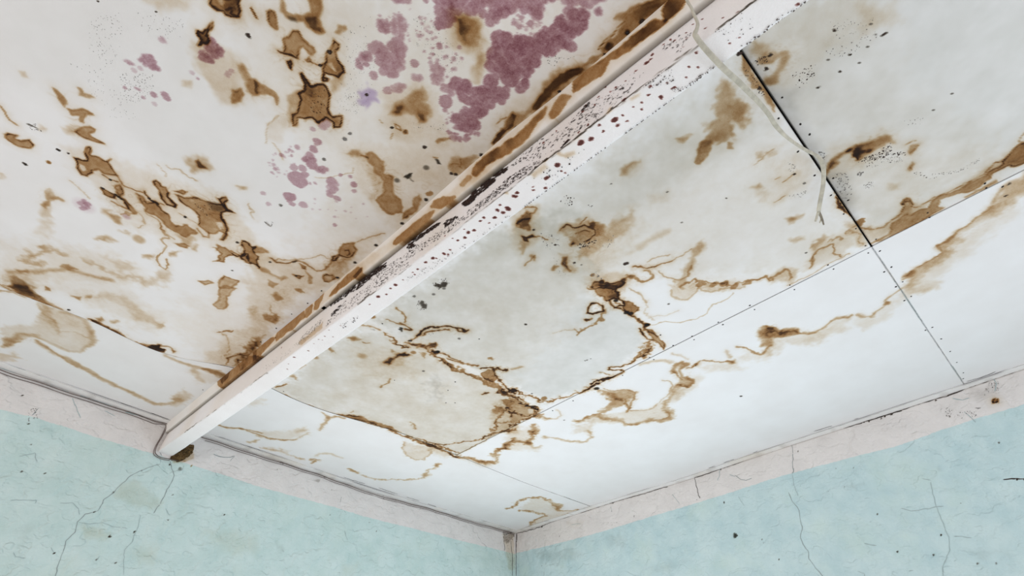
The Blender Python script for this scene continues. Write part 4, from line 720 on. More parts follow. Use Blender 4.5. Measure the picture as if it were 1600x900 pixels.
BEAM = {'t': [
('p','b',0.55,1.6,-1,3,'',[616.8,-10.7,681.1,-13.3,819.6,-5.8,901.8,-7.3,1024.6,52.1,949.6,61.1,810.6,57.5,688,57.6,631.6,17.2]),
('p','b',0.52,1.6,-1,3,'',[643.4,-9.6,695.5,-7.4,746.3,-5.4,729.3,24.9,680.3,30.1]),
('p','b',0.39,1.6,-1,3,'',[819.6,-5.8,983.4,4.3,990.5,43.2,853.5,38.9]),
('p','b',0.47,1.6,-1,3,'',[956.4,-19.9,1046.7,-9.2,1123.4,8.5,1145.3,18.7,1105.7,29.7,1013,47.1,972.5,64.9]),
('p','b',0.47,1.6,-1,3,'',[1145.3,18.7,1163,-2.4,1213.3,-1.7,1281.9,2.9,1337.9,-3.6,1366.2,5.2,1367.9,31.7,1331.4,33.3,1295,43.8,1236.7,32.8,1157.8,36.2]),
('p','b',0.47,1.6,-1,3,'',[1372.4,31.2,1383.9,-2.9,1410.9,-3.1,1420.5,10.5,1412.9,34.9,1386.5,41.1]),
('p','b',0.47,1.6,-1,3,'',[1434.6,29.2,1442.1,-0.9,1482.3,-7.3,1500,2.5,1491.2,20,1456.8,40.8]),
('p','b',0.57,1.6,-1,3,'',[1541.9,30.8,1592.3,20.4,1657.5,14.2,1712.1,13.8,1738.4,31.1,1698.9,42.3,1637.9,40,1574.4,37.5]),
('p','b',0.05,5,-1,3,'',[917.1,11.5,1290.8,-4.3,1526.4,-5.2,1796.6,1,1831.7,31.6,1508,40.1,990.5,43.2]),
('p','b',0.59,1.6,-1,3,'',[1913.6,30.7,1935.3,24.3,1992.8,25.9,2068,26.5,2105.6,36.5,2083.9,45.4,2030.2,44.4,1973.2,47.3,1923.5,41.5]),
('p','b',0.59,1.6,-1,3,'',[2107.5,20.1,2121.7,15.8,2159.5,22.5,2198.9,42.7,2173.8,48.2,2132.9,40.3]),
('p','b',0.39,1.6,-1,3,'',[2234.6,27.8,2264.6,22.5,2272.3,27.4,2242.4,32.8]),
('p','b',0.47,1.6,-1,3,'',[1692.9,33.9,1738.9,28.9,1736,42.5,1704.7,50.6]),
('p','b',0.07,5,-1,3,'',[1705.3,9.9,1929.7,21,2209.3,24.3,2285.1,23.6,2325.3,41.1,2163.8,46.3,1922.3,45.6,1713.3,45.1]),
('p','b',0.62,1.6,-1,3,'',[2285.1,23.6,2301.5,14.2,2353.5,12.6,2391.6,14.5,2446.5,24.6,2489.8,19.6,2554.3,11.5,2540.5,20.8,2522.2,23.1,2484.5,34.9,2444.3,41.7,2421.3,41.5,2379.4,33.2,2332.3,30,2293.7,34.9]),
('p','b',0.62,1.6,-1,3,'',[2562.6,29.2,2577.7,21,2602.7,12.6,2619.4,26,2599,33.4,2569.5,42.1,2561.6,38.1]),
('p','b',0.06,5,-1,3,'',[2239.4,10.4,2443.9,7.8,2576.9,0.8,2608.3,17.1,2466.8,41.7,2271,46.5]),
('p','b',0.72,1.6,-1,3,'',[2650.4,0,2694.1,5.4,2774.3,13.3,2839,15.7,2871.7,16.8,2888,31.8,2854.5,33.5,2822.9,30.6,2796.4,29.1,2770.7,25.3,2751.2,15.9,2725.6,28.3,2708.2,32.7,2680.4,28.8,2644.9,23.1,2638,21.4]),
('p','b',0.78,1.6,-1,3,'',[2896.9,8.3,2929.8,-2.6,2952.6,19,2927.2,29.5,2889.5,29.6])],
's': [
('s','k',1,126,1.2,4.8,'',[1481,-11.3,1562.7,-4.5,1627.1,-2.3,1660.5,4.9,1619.5,18.8,1527.4,8.6]),
('s','k',1,207,1.2,5.6,'',[1627.1,-2.3,1703.2,-2.7,1777.7,2.8,1833.4,1.8,1856.7,27.2,1782.7,20.3,1699.1,29.7,1648.4,13.6]),
('s','k',1,108,0.96,3.2,'',[1539.8,46.6,1587.8,37.7,1633.5,35.6,1628.6,42.9,1573.2,59.8,1550,61]),
('s','k',0.95,330,0.8,2.6,'',[1518.4,80,1553.5,50.6,1675.2,46.6,1845.5,49.7,1970.5,64.2,1981.9,93.8,1856.3,92.4,1719.9,92,1597.3,80.4,1529.8,87.4]),
('s','k',0.85,120,0.8,2.2,'',[1300.2,57,1397.7,38.9,1479.4,30.9,1496.2,58.2,1417.2,76.7,1339.4,78]),
('s','k',0.7,50,0.7,2,'',[1041.2,51.2,1300.2,57,1342.9,84.3,1125.5,83.1]),
('d','r',0.95,0.8,2,3,'',[1179.8,18.8]),
('p','b',0.2,4,0,3,'',[1332.2,65.3,1491,55.8,1502.2,80,1370.2,85.9]),
('s','k',1,216,1.2,4.8,'',[1675.7,-17.4,1731.2,-7.7,1789.6,-5.6,1845.4,8.6,1852.8,25,1782.7,20.3,1723,12.8]),
('s','k',1,81,1.2,4.8,'',[1955.6,17,1957.6,-6.5,1986,11.2,1995.6,31.8,1970.2,28.4]),
('s','k',1,153,1.2,5.2,'',[1977.1,-4.4,2027.8,3.1,2064.3,7.2,2105.6,10,2107.2,26,2054.2,20.3,1992.9,15.5]),
('s','k',0.95,99,0.96,3.6,'',[2127.9,35.1,2141.4,29.7,2186.1,43.9,2189.6,58.4,2165.4,56,2137.9,54]),
('s','k',1,216,1.2,5.2,'',[2205.6,8.5,2237.6,9.7,2252.8,-9.3,2263.6,4.3,2259,36,2228.2,40.1]),
('s','k',1,135,1.2,5.2,'',[2284,-5.3,2304.4,-4.4,2336.5,11.7,2338.6,26.3,2304.3,23.8]),
('s','k',1,72,1.2,4,'',[2329.5,-9.8,2382.3,9.2,2386.4,23.1,2343.8,12.6]),
('s','k',0.95,520,0.8,2.5,'',[1738.6,16.1,1970.7,31.1,2181.6,57.6,2375.4,59.1,2397.1,81.8,2304,89.2,2118.4,81.1,1914.2,64.3,1789.2,43.1]),
('d','r',0.95,0.8,1.8,3,'',[2135.2,85.1]),
('s','k',1,198,1.2,5.2,'',[2205.8,11.1,2242.8,8.6,2304.4,-4.4,2336.5,11.7,2336.2,26.8,2284.3,30.6,2248.7,33.2,2217.3,29.6]),
('s','k',1,81,1.2,4.4,'',[2329.6,-12.4,2359,-8.4,2382.1,14.2,2377,22.7,2343.8,12.6]),
('s','k',0.9,300,0.8,2.6,'',[2234.8,80.8,2389.6,51.1,2468.5,65.1,2559.9,115.2,2523.3,95.4,2396.8,86.4,2284.6,84.2]),
('s','k',0.9,200,0.8,2.6,'',[2391.6,12.1,2492.5,-0.9,2573.2,26.8,2639.2,10.9,2664.9,35.1,2678.1,77.3,2564.4,85.3,2485.1,70.1]),
('s','k',1,36,1.2,3.6,'',[2564.4,85.3,2580.6,81.3,2583.2,89,2551.5,92.7,2542.8,99]),
('s','k',1,21,1.2,3.6,'',[2627.8,20.4,2640,6.2,2655.3,7,2654,14,2637.5,20.2]),
('d','r',0.95,0.8,4.2,3,'',[2576.6,82.3]),
('d','r',0.95,0.8,4.2,3,'',[2430.2,-8.9]),
('d','r',0.95,0.8,3.6,3,'',[2524.3,-13]),
('d','r',0.95,0.8,2.6,3,'',[2635.3,82.1]),
('d','r',0.95,0.8,2.4,3,'',[2610.8,83.3]),
('d','r',0.95,0.8,3,3,'',[2511.4,23.1]),
('d','r',0.95,0.8,1.8,3,'',[2552.3,15.9]),
('p','b',0.2,5,0,3,'',[2499.2,92.8,2515.5,93.1,2517,113.6,2505.6,108.1]),
('s','k',0.9,130,0.8,2.8,'',[2611.4,13.2,2662.4,9.7,2689.3,24.8,2723.6,33,2770.9,25.1,2807.2,51.6,2738.8,85.1,2656.5,94.7,2603.9,79.7]),
('s','k',0.7,40,0.8,2.2,'',[2850.9,12.4,2909.7,24.2,2914.6,45.4,2877.9,84.5,2865.8,66.1]),
('d','r',0.95,0.8,5.1,3,'',[2812.3,27.3]),
('d','r',0.95,0.8,3.3,3,'',[2821.9,26]),
('d','r',0.95,0.8,3.3,3,'',[2829.7,14.8]),
('d','r',0.95,0.8,2.6,3,'',[2857.3,11.6]),
('d','r',0.95,0.8,2.4,3,'',[2874.4,11.8]),
('d','r',0.95,0.8,2.4,3,'',[2882.1,22.3]),
('d','r',0.95,0.8,3,3,'',[2784.9,26.4]),
('d','r',0.95,0.8,3.3,3,'',[2727.5,28.3]),
('d','r',0.95,0.8,2.6,3,'',[2704.2,-1.9]),
('d','r',0.95,0.8,2,3,'',[2712.2,28]),
('d','r',0.95,0.8,2.6,3,'',[2683.9,11.4]),
('d','r',0.95,0.8,4.4,3,'',[2736.2,92.6]),
('d','r',0.95,0.8,1.8,3,'',[2905.4,28]),
('d','r',0.95,0.8,1.8,3,'',[2903.3,50.7]),
('d','r',0.95,0.8,1.5,3,'',[2891.6,70]),
('d','r',0.95,0.8,1.8,3,'',[2755.1,33.3]),
('d','r',0.95,0.8,1.5,3,'',[2690.1,29.7]),
('d','r',0.95,0.8,2.6,3,'',[2665.6,31.5]),
('d','r',0.95,0.8,3.6,3,'',[2641.8,7.2]),
('d','r',0.95,0.8,3,3,'',[2629.8,19.9]),
('p','b',0.22,4,0,3,'',[2689.5,90.2,2701.5,83.1,2701.5,98.7,2692.7,99]),
('d','r',0.95,0.8,2.4,3,'',[2945.4,26.9]),
('d','r',0.95,0.8,1.8,3,'',[2926.6,20.3]),
('d','r',0.95,0.8,1.5,3,'',[2905,27.3]),
('d','r',0.95,0.8,1.5,3,'',[2976.1,71.9]),
('d','r',0.95,0.8,2,3,'',[2999.8,88.6]),
('d','r',0.95,0.8,1.8,3,'',[2942,62.4]),
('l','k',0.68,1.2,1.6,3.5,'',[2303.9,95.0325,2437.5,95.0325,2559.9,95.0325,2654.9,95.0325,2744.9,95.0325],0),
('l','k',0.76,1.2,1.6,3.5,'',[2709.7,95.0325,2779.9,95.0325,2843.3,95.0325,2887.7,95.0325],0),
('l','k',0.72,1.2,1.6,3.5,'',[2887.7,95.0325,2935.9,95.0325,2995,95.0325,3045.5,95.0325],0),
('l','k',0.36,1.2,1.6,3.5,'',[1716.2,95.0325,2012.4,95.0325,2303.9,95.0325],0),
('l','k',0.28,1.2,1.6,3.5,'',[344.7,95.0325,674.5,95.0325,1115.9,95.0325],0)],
'b': [
('d','r',0.95,0.8,5.4,3,'',[1885.1,22.4]),
('d','r',0.95,0.8,3,3,'',[1857.7,23.6]),
('d','r',0.95,0.8,4.2,3,'',[1800,21.4]),
('d','r',0.95,0.8,2.6,3,'',[1824.8,32.3]),
('d','r',0.95,0.8,2.4,3,'',[1748.2,25.1]),
('d','r',0.95,0.8,2,3,'',[1490,22.2]),
('d','r',0.95,0.8,3,3,'',[1369.7,27.9]),
('d','r',0.95,0.8,3,3,'',[1292.1,17.7]),
('d','r',0.95,0.8,1.5,3,'',[1508.9,40.3]),
('d','r',0.95,0.8,1.5,3,'',[1919.2,25.2]),
('d','r',0.95,0.8,1.5,3,'',[1457.1,17.4]),
('d','r',0.95,0.8,1.2,3,'',[1532.6,10.9]),
('d','r',0.95,0.8,1.5,3,'',[1582.7,23.4]),
('d','r',0.95,0.8,1.2,3,'',[1588.6,39.2]),
('d','r',0.95,0.8,1.5,3,'',[1419.7,19.7]),
('d','r',0.95,0.8,1.8,3,'',[1201.8,35.1]),
('d','r',0.95,0.8,1.5,3,'',[1236.9,25.3]),
('d','r',0.95,0.8,1.2,3,'',[1463.1,28.6]),
('s','k',0.85,26,0.8,2.2,'',[1579.8,15.6,1616.6,21.2,1676.5,30.4,1658.8,42.2,1579.2,45.3]),
('d','r',0.95,0.8,6,3,'',[2341,43.5]),
('d','r',0.95,0.8,4.2,3,'',[2321.5,44.2]),
('d','r',0.95,0.8,4.8,3,'',[2316.9,29.1]),
('d','r',0.95,0.8,2.6,3,'',[2335,24.2]),
('d','r',0.95,0.8,4.2,3,'',[2293.4,41.9]),
('d','r',0.95,0.8,3.6,3,'',[2272.6,22.2]),
('d','r',0.95,0.8,3.6,3,'',[2256.9,25.4]),
('d','r',0.95,0.8,2.4,3,'',[2269.1,43.8]),
('d','r',0.95,0.8,5.1,3,'',[2204.8,28.9]),
('d','r',0.95,0.8,3.8,3,'',[2221.9,35.6]),
('d','r',0.95,0.8,5.1,3,'',[2183.1,33.5]),
('d','r',0.95,0.8,3.6,3,'',[2160.2,28.2]),
('d','r',0.95,0.8,5.4,3,'',[2055.4,26.1]),
('d','r',0.95,0.8,2.4,3,'',[2063.2,33.8]),
('d','r',0.95,0.8,4.2,3,'',[2093.3,36.7]),
('d','r',0.95,0.8,2.4,3,'',[2099.9,47.6]),
('d','r',0.95,0.8,2.6,3,'',[2115.5,38.9]),
('d','r',0.95,0.8,3.6,3,'',[2024.7,23.9]),
('d','r',0.95,0.8,3,3,'',[1986.2,25.4]),
('d','r',0.95,0.8,1.8,3,'',[1966.1,24.6]),
('d','r',0.95,0.8,1.8,3,'',[1963.4,33.8]),
('d','r',0.95,0.8,1.8,3,'',[2156.2,15.3]),
('d','r',0.95,0.8,1.5,3,'',[2203.8,12.6]),
('s','k',0.5,90,0.6,1.8,'',[1915.5,23.2,2051.4,38.8,2198.1,52.9,2336,57.1,2332.1,65.9,2187.2,63,1977.3,51.4,1927.2,42.8]),
('d','r',0.95,0.8,5.6,3,'',[2599,17.7]),
('d','r',0.95,0.8,4.8,3,'',[2620.5,24.6]),
('d','r',0.95,0.8,3,3,'',[2658.5,8.4]),
('d','r',0.95,0.8,2.6,3,'',[2654.2,29.8]),
('d','r',0.95,0.8,5.4,3,'',[2523.3,27.7]),
('d','r',0.95,0.8,6,3,'',[2382.1,23.8]),
('d','r',0.95,0.8,4.2,3,'',[2395.4,19.3]),
('d','r',0.95,0.8,3.8,3,'',[2476.5,36.7]),
('d','r',0.95,0.8,3.6,3,'',[2456.8,56.5]),
('d','r',0.95,0.8,2,3,'',[2516,47.1]),
('d','r',0.95,0.8,2,3,'',[2521.2,58.7]),
('d','r',0.95,0.8,2,3,'',[2438.1,38.2]),
('d','r',0.95,0.8,2.6,3,'',[2430.4,46.7]),
('d','r',0.95,0.8,6,3,'',[2341.7,44.2]),
('d','r',0.95,0.8,4.4,3,'',[2321.7,43.1]),
('d','r',0.95,0.8,4.8,3,'',[2316.9,29.1]),
('d','r',0.95,0.8,2.6,3,'',[2335,24.2]),
('d','r',0.95,0.8,3.6,3,'',[2688.4,23]),
('d','r',0.95,0.8,2.4,3,'',[2418.7,-0.4]),
('p','b',0.22,4,0,3,'',[2544.6,-1.9,2550.7,14.2,2574.8,22.6,2572.3,30.3,2550.3,24,2539.9,3.6]),
('p','b',0.35,2,0,3,'',[2591.8,-7.4,2600.3,-8.6,2599.1,2.2,2592.7,0.7]),
('p','b',0.16,6,0,3,'',[2460.9,5,2503.4,4,2500.3,16.8,2457.4,18]),
('p','b',0.2,4,0,3,'',[2364.3,0.5,2379.9,-1.6,2373.5,9.5]),
('s','k',0.5,90,0.6,1.9,'',[2357.4,78.1,2499.1,75.4,2651.7,73.1,2649.6,80.9,2488.7,87.7,2382.5,90.3]),
('s','k',0.8,30,0.8,2.5,'',[2425.9,15,2479.4,12.4,2574.5,32.4,2611.5,33.7,2471.2,59.3]),
('s','k',0.5,54,0.7,2.2,'',[2774.4,-8.5,2844.6,-10.9,2859.6,3.7,2834.8,34.3,2802.1,26.8]),
('s','k',0.5,54,0.7,2.2,'',[2823.2,43.3,2849.5,60.8,2910.6,57.4,2913,63.6,2851.8,67.2,2820.7,57.4]),
('d','r',0.95,0.8,6.5,3,'',[2691.6,23.4]),
('d','r',0.95,0.8,4.8,3,'',[2797.9,46.9]),
('d','r',0.95,0.8,3.3,3,'',[2689.4,40.9]),
('d','r',0.95,0.8,2.4,3,'',[2711.6,25.4]),
('d','r',0.95,0.8,2,3,'',[2743.2,24.2]),
('d','r',0.95,0.8,2.4,3,'',[2797.4,10.7]),
('d','r',0.95,0.8,2,3,'',[2887.5,41.7]),
('d','r',0.95,0.8,2.4,3,'',[2752.9,40.2]),
('d','r',0.95,0.8,2.4,3,'',[2761.7,27.2]),
('d','r',0.95,0.8,2.4,3,'',[2708,44]),
('d','r',0.95,0.8,2.6,3,'',[2654.6,29.3]),
('d','r',0.95,0.8,3,3,'',[2658.9,7.9]),
('d','r',0.95,0.8,4.2,3,'',[2621.1,23.7]),
('d','r',0.95,0.8,2.6,3,'',[2783.2,24.1]),
('d','r',0.95,0.8,1.8,3,'',[2824.6,28.4]),
('d','r',0.95,0.8,2,3,'',[2877.2,25.4]),
('d','r',0.95,0.8,2.4,3,'',[2901,10.4]),
('d','r',0.95,0.8,1.5,3,'',[2861.6,45.4]),
('d','r',0.95,0.8,2.6,3,'',[2825.5,49.6]),
('d','r',0.95,0.8,2.6,3,'',[2830.8,50]),
('p','b',0.2,4,0,3,'',[2751,1.9,2769.9,7.7,2766.5,12.8,2749.5,8.8]),
('s','k',0.5,72,0.6,2,'',[2678.7,65.6,2748.6,69.2,2814.2,67.9,2816.6,74.4,2744.9,74.6,2691.1,73]),
('d','r',0.95,0.8,1.8,3,'',[2959.1,42.7]),
('d','r',0.95,0.8,1.5,3,'',[2980,44.2]),
('d','r',0.95,0.8,2.4,3,'',[3085,62.2]),
('s','k',0.5,36,0.7,2.6,'',[2965.8,59,3017.1,62.9,3039.9,57.8,3097.4,61.4,3098.2,65.4,3024.2,69.9,2973.1,66.1]),
('s','k',0.5,30,0.6,1.6,'',[2936,-9.3,3008.7,-5.8,3010.8,43,2958.5,41.1]),
('l','k',0.425,1.5,1,3.5,'',[2303.9,1,2437.5,1,2559.9,1,2654.9,1,2744.9,1],0),
('l','k',0.475,1.5,1,3.5,'',[2709.7,1,2779.9,1,2843.3,1,2887.7,1],0),
('l','k',0.45,1.5,1,3.5,'',[2887.7,1,2935.9,1,2995,1,3045.5,1],0),
('l','k',0.225,1.5,1,3.5,'',[1716.2,1,2012.4,1,2303.9,1],0),
('l','k',0.175,1.5,1,3.5,'',[344.7,1,674.5,1,1115.9,1],0)]}
WALL = {'L': [
('l','k',0.62,1.3,1.4,2.2,'',[2482.2,2405.7,2504.4,2390.3,2540.5,2353.3,2570.6,2322.5,2580.7,2295.2,2591.4,2269.8,2598.1,2231.4,2619.1,2197.3,2616.2,2173.6,2615.5,2148.3,2628.5,2137.7,2652.4,2125.1,2662.6,2088.4,2651.9,2052.3,2662.5,2018.6,2653,1980.7,2643.9,1928.8,2633.4,1890.1,2624.3,1868.9],0.05),
('d','k',0.7,1,2.4,1.5,'',[2540.5,2353.3,2598.7,2232.7,2628.5,2137.7]),
('l','k',0.72,1.3,1.8,2.2,'',[2445.7,2432.5,2422.2,2398.9,2398.9,2373.6,2395.7,2350.5,2399.3,2294.5,2399.6,2248.7,2401.4,2214.7,2405.6,2186.6],0.05),
('l','k',0.6,1.3,2.6,2.2,'',[2398,2237.8,2402.3,2216.7],0.05),
('d','k',0.8,1,2.9,1.5,'',[2442.3,2417.1]),
('l','k',0.32,1.3,1.2,2.2,'',[2455.8,2168.4,2440.2,2123.1,2439.9,2088.9,2433.8,2063.4,2445.3,2021.6,2433.3,1985.5,2404.2,1928.3],0.05),
('l','k',0.22,1.3,1.2,2.2,'',[2660,2089.1,2619.5,2091.8,2577.2,2104.8,2537.2,2100.5,2474.5,2104.9],0.05),
('l','k',0.35,1.3,1.6,2.2,'',[2803.5,1942.7,2785.3,1929,2756.4,1932.7],0.05),
('l','k',0.4,1.3,1.6,2.2,'',[2525.9,1983.5,2528,1964.6],0.05),
('l','k',0.35,1.3,1.5,2.2,'',[2700.9,1986.3,2678.8,1966.7],0.05),
('l','k',0.35,1.3,1.2,2.2,'',[2614.8,2083,2597.8,2073.8],0.05),
('l','k',0.3,1.3,1.4,2.2,'',[2370.8,2218.9,2337.4,2193.8],0.05),
('d','k',0.85,1,4.2,1.5,'',[2527.7,2060.3]),
('d','k',0.75,1,2.9,1.5,'',[2445.7,2097.8,2337.2,2173.4,2678.2,1965.6,2101.8,2255.6]),
('d','k',0.6,1,2.4,1.5,'',[2364.6,2287.2,2939.6,2227.8,2528.4,1967.6,2456.9,1969.7,2864,2241.3,2968.4,2334.1]),
('p','d',0.096,13.2,0,12,'',[2589.1,2226.6,2526.3,2207.3,2468.6,2200.9,2399.7,2218.8,2393.2,2242.9,2463.7,2291.4,2545.2,2313.2,2585.5,2271.5]),
('p','b',0.03,13.2,0,9,'',[2589.1,2226.6,2468.6,2200.9,2399.7,2218.8,2393.2,2242.9,2545.2,2313.2,2585.5,2271.5]),
('p','b',0.054,13.2,0,9,'',[2644.7,2082.8,2614.8,2083,2533.2,2068.3,2536.8,2051.2,2610.9,2042]),
('p','b',0.03,30.8,0,9,'',[2187,2172.1,1909.8,2194,1879.6,2115.6,2039.4,2099.4]),
('p','b',0.03,30.8,0,9,'',[2409.7,2041.9,2329.8,2057.9,2310.3,1988.5,2380,1995.5]),
('l','k',0.25,1.3,1.5,2.2,'',[2913.9,2112.9,2868.2,2126.3,2834.2,2133.9,2832.5,2121.4],0.05),
('l','k',0.16,1.3,1.4,2.2,'',[2758.5,2140.5,2720.6,2157.1,2686.8,2138.7,2671.5,2115.9],0.05),
('l','k',0.16,1.3,1.4,2.2,'',[2979.4,2280.2,2939.1,2307.9,2913.7,2273.5],0.05),
('p','k',0.032,22,0,15,'',[2835.5,2015,2794.7,2036.2,2792.3,1976.8]),
('l','k',0.14,1.3,1.2,2.2,'',[2378.2,2429.6,2375,2405.6,2395.4,2399.2],0.05),
('d','k',0.3,1,7.4,1.5,'',[2388.6,2409.6]),
('p','b',0.22,4,0,5,'',[2445.8,2440.8,2413.8,2455.7,2373.8,2508.2,2349.8,2472.7,2384.9,2444.2,2432.3,2428.6]),
('d','b',0.5,1,3.3,1.5,'',[2386.5,2447.9,2345.4,2435.7]),
('l','b',0.5,1.3,1.8,2.2,'',[2273.7,2523.2,2231.5,2523.3,2184.2,2533.8,2168.1,2548],0.05),
('l','b',0.45,1.3,1.6,2.2,'',[2166.5,2544,2176.1,2513.8],0.05),
('l','k',0.5,1.3,1.6,2.2,'',[2515.3,2458.9,2492,2441.9],0.05),
('d','k',0.7,1,2.9,1.5,'',[3105,2515]),
('l','k',0.45,1.3,1.4,2.2,'',[3025,2484,3032.4,2445.3],0.05),
('l','k',0.3,1.3,1.4,2.2,'',[2944.2,2572.6,2905,2530.1,2872.5,2493.7],0.05),
('s','k',0.5,30,0.9,2.3,'',[3054,2467.4,3019.7,2490.3,3003.8,2441.6,3027.2,2401.3]),
('d','k',0.6,1,2.4,1.5,'',[3022.4,2410.8]),
('l','k',0.35,1.3,1.6,2.2,'',[2808.9,2561.4,2758,2556.3],0.05),
('l','k',0.35,1.3,2.5,2.2,'',[3233.8,2597,3205.1,2596.7,3176,2596.4],0.05),
('l','k',0.35,1.3,2.5,2.2,'',[3051.8,2589.9,3011.7,2591,2970.7,2591.7],0.05),
('l','k',0.35,1.3,2.5,2.2,'',[2926.6,2594,2860.6,2595,2792.4,2596],0.05),
('l','k',0.35,1.3,2.5,2.2,'',[2732.5,2589.3,2656.2,2596.5,2577,2604],0.05),
('l','k',0.6,1.3,1.8,2.2,'',[1478.9,2513.2,1480.5,2478.9],0.05),
('s','k',0.85,34,0.9,2.9,'',[1941.4,2602.7,1861.3,2604.4,1855.2,2586.9,1926.2,2588.4]),
('s','k',0.8,20,1.1,2.9,'',[1647.2,2602.5,1615.1,2607.3,1619.8,2586]),
('s','k',0.6,14,0.9,2.3,'',[1220.8,2596,1178.2,2601.9,1177.1,2540.2,1206.8,2589.3]),
('d','k',0.5,1,2.4,1.5,'',[1527.5,2392.1,1250.9,2414.3,1191.5,2373.1,1554.1,2536.2,1916.8,2548.6]),
('l','k',0.5,1.3,1.6,2.2,'',[672.9,2370.7,671.1,2356.1],0.05),
('p','k',0.04,13.2,0,9,'',[1790.7,2187.5,1734.2,2159.3,1746.3,2141.2,1782.7,2165.4]),
('l','k',0.4,1.3,1.4,2.2,'',[1747.3,2156.7,1735.9,2151.1],0.05),
('p','b',0.03,26.4,0,9,'',[1372.3,2154.2,1270,2171.7,1296.7,2108.8,1359.2,2107]),
('l','k',0.3,1.3,1.4,2.2,'',[1409.9,2328.7,1375.4,2282.2],0.05),
('p','k',0.12,3,0,6,'',[1690.2,2564.9,1650.3,2576.8,1654.7,2555.9]),
('p','d',0.042,44,0,9,'',[200.8,2440.6,40.4,2469.4,8,2302.6,482.9,2230.9]),
('p','k',0.16,3,0,10,'',[132.2,2581.6,15.3,2605.1,15.4,2576,90.1,2516,122.9,2521]),
('p','b',0.072,13.2,0,7.5,'',[140,2562.9,23.8,2585.9,7.8,2344.7,80,2333.3,105.6,2457.7]),
('s','k',0.95,50,1.1,3.4,'',[140.5,2585.6,23.8,2609.2,23.9,2539.9,106.3,2501.8]),
('s','k',0.8,40,0.9,2.3,'',[106.4,2512.9,7.1,2531.7,8,2302.6,71.9,2313.7]),
('l','k',0.8,1.3,2.6,2.2,'',[131.6,2553.2,113.7,2456.2],0.05),
('l','k',0.8,1.3,2.2,2.2,'',[107.3,2569.4,40.7,2591.9],0.05),
('l','k',0.8,1.3,2.4,2.2,'',[57.2,2522.2,40.4,2447.3,40,2297.8],0.05)],
'R': [
('l','k',0.8,1.3,2.4,2.2,'',[1554.7,2597.4,1549.7,2554.5,1551.4,2523,1551.4,2486.8,1554.7,2468.9],0.05),
('l','k',0.35,1.3,1.8,2.2,'',[1726.3,2594.1,1714.2,2563.9,1691.6,2537.2],0.05),
('l','k',0.45,1.3,1.8,2.2,'',[1800.7,2537.6,1829.7,2505.6,1854.4,2491.9,1894.7,2495.4],0.05),
('l','k',0.25,1.3,1.4,2.2,'',[1381.2,2539.2,1418.9,2471.7],0.05),
('l','k',0.25,1.3,1.4,2.2,'',[1781.1,2424.3,1799.7,2366.8],0.05),
('l','k',0.25,1.3,1.5,2.2,'',[1775.3,2553,1801.8,2526.1],0.05),
('p','k',0.8,1.5,0,3,'',[1692,2247.5,1703.6,2244.9,1712.7,2229.9,1695.1,2220.6,1685.1,2227.7]),
('d','k',0.75,1,3.3,1.5,'',[1691.7,2412.4]),
('d','k',0.8,1,2.4,1.5,'',[1532.5,2468.8]),
('d','k',0.5,1,2.1,1.5,'',[1088.1,2475.3,921.8,2546.9,1836.9,2184.3,1838.1,2166.2,266.9,2327.1,60.9,2423.5,449.8,2485.9]),
('l','k',0.5,1.3,1.4,2.2,'',[1089.5,2482,1085.2,2461.2],0.05),
('l','k',0.4,1.3,1.6,2.2,'',[920,2575.6,923.3,2540.3],0.05),
('l','k',0.3,1.3,1.6,2.2,'',[215.3,2517.8,222.2,2488.8],0.05),
('p','k',0.036,30.8,0,18,'',[195.3,2439.7,562.9,2390.4,612,2321.5,406.9,2308.2,256.4,2365]),
('p','k',0.032,26.4,0,18,'',[869.4,2399,1017.8,2378.4,983.9,2328.1,861.4,2352]),
('p','k',0.028,26.4,0,15,'',[1069,2169.4,1245.6,2174.9,1369.3,2170.9,1253.8,2123.6]),
('l','k',0.5,1.3,1.5,2.2,'',[288,2288.1,281.6,2259.2],0.05),
('l','k',0.2,1.3,1.5,2.2,'',[564.3,2536.4,652.2,2527.5],0.05),
('p','b',0.024,22,0,9,'',[537,2564.1,667.7,2534.6,649.6,2506.9,548.5,2529.1]),
('s','k',0.5,20,0.9,2.3,'',[830.3,2487.6,1009.5,2462.9,1005.9,2443.9,827.1,2467.9]),
('l','k',1,1.3,5.5,1.5,'',[10.7,2597.7,6.7,2531.7],0.05),
('l','k',0.95,1.3,3.2,1.5,'',[3.2,2543.8,-8,2433.8,-22.3,2307.4],0.05),
('l','k',0.85,1.3,2.8,1.5,'',[3.2,2532.4,1.8,2303.6],0.05),
('l','k',0.6,1.3,2,3,'',[-8,2422.9,-15.4,2306.3],0.05),
('l','k',0.95,1.3,2.6,2.5,'',[-43.9,2607,63.8,2588.9,167.6,2587.4,268.6,2588.3,326.4,2592.5],0.05),
('l','k',0.75,1.3,1.8,2.5,'',[326.4,2592.5,431.3,2596.9,616.5,2598.3,733.8,2594.3,848.1,2598.6],0.05),
('l','k',0.8,1.3,2.2,2.5,'',[848.1,2598.6,930.6,2597.2,1034.5,2595,1195.2,2591.3,1279.8,2595.3,1366,2591.1],0.05),
('l','k',0.5,1.3,2,2.5,'',[1497,2598.3,1518.7,2597.4],0.05),
('l','k',0.9,1.3,2.6,2.5,'',[1553.4,2592.8,1639.9,2594.4,1727.2,2596.8,1831.5,2596.6,1933.1,2599.8,2030.3,2601.3],0.05),
('d','k',0.9,1,3.7,1.5,'',[943.6,2594,1732,2595.3,276.8,2586.5]),
('l','k',0.62,1.3,1.5,2.2,'',[2163.3,2598,2154.7,2554.8,2130.8,2512.9,2121,2467.3],0.05),
('l','k',0.6,1.3,2,2.2,'',[2127.3,2478.6,2116.3,2460,2104.9,2453],0.05),
('l','k',0.42,1.3,1.3,2.2,'',[2105.5,2450.2,2094.6,2406.2,2090.6,2340.7],0.05),
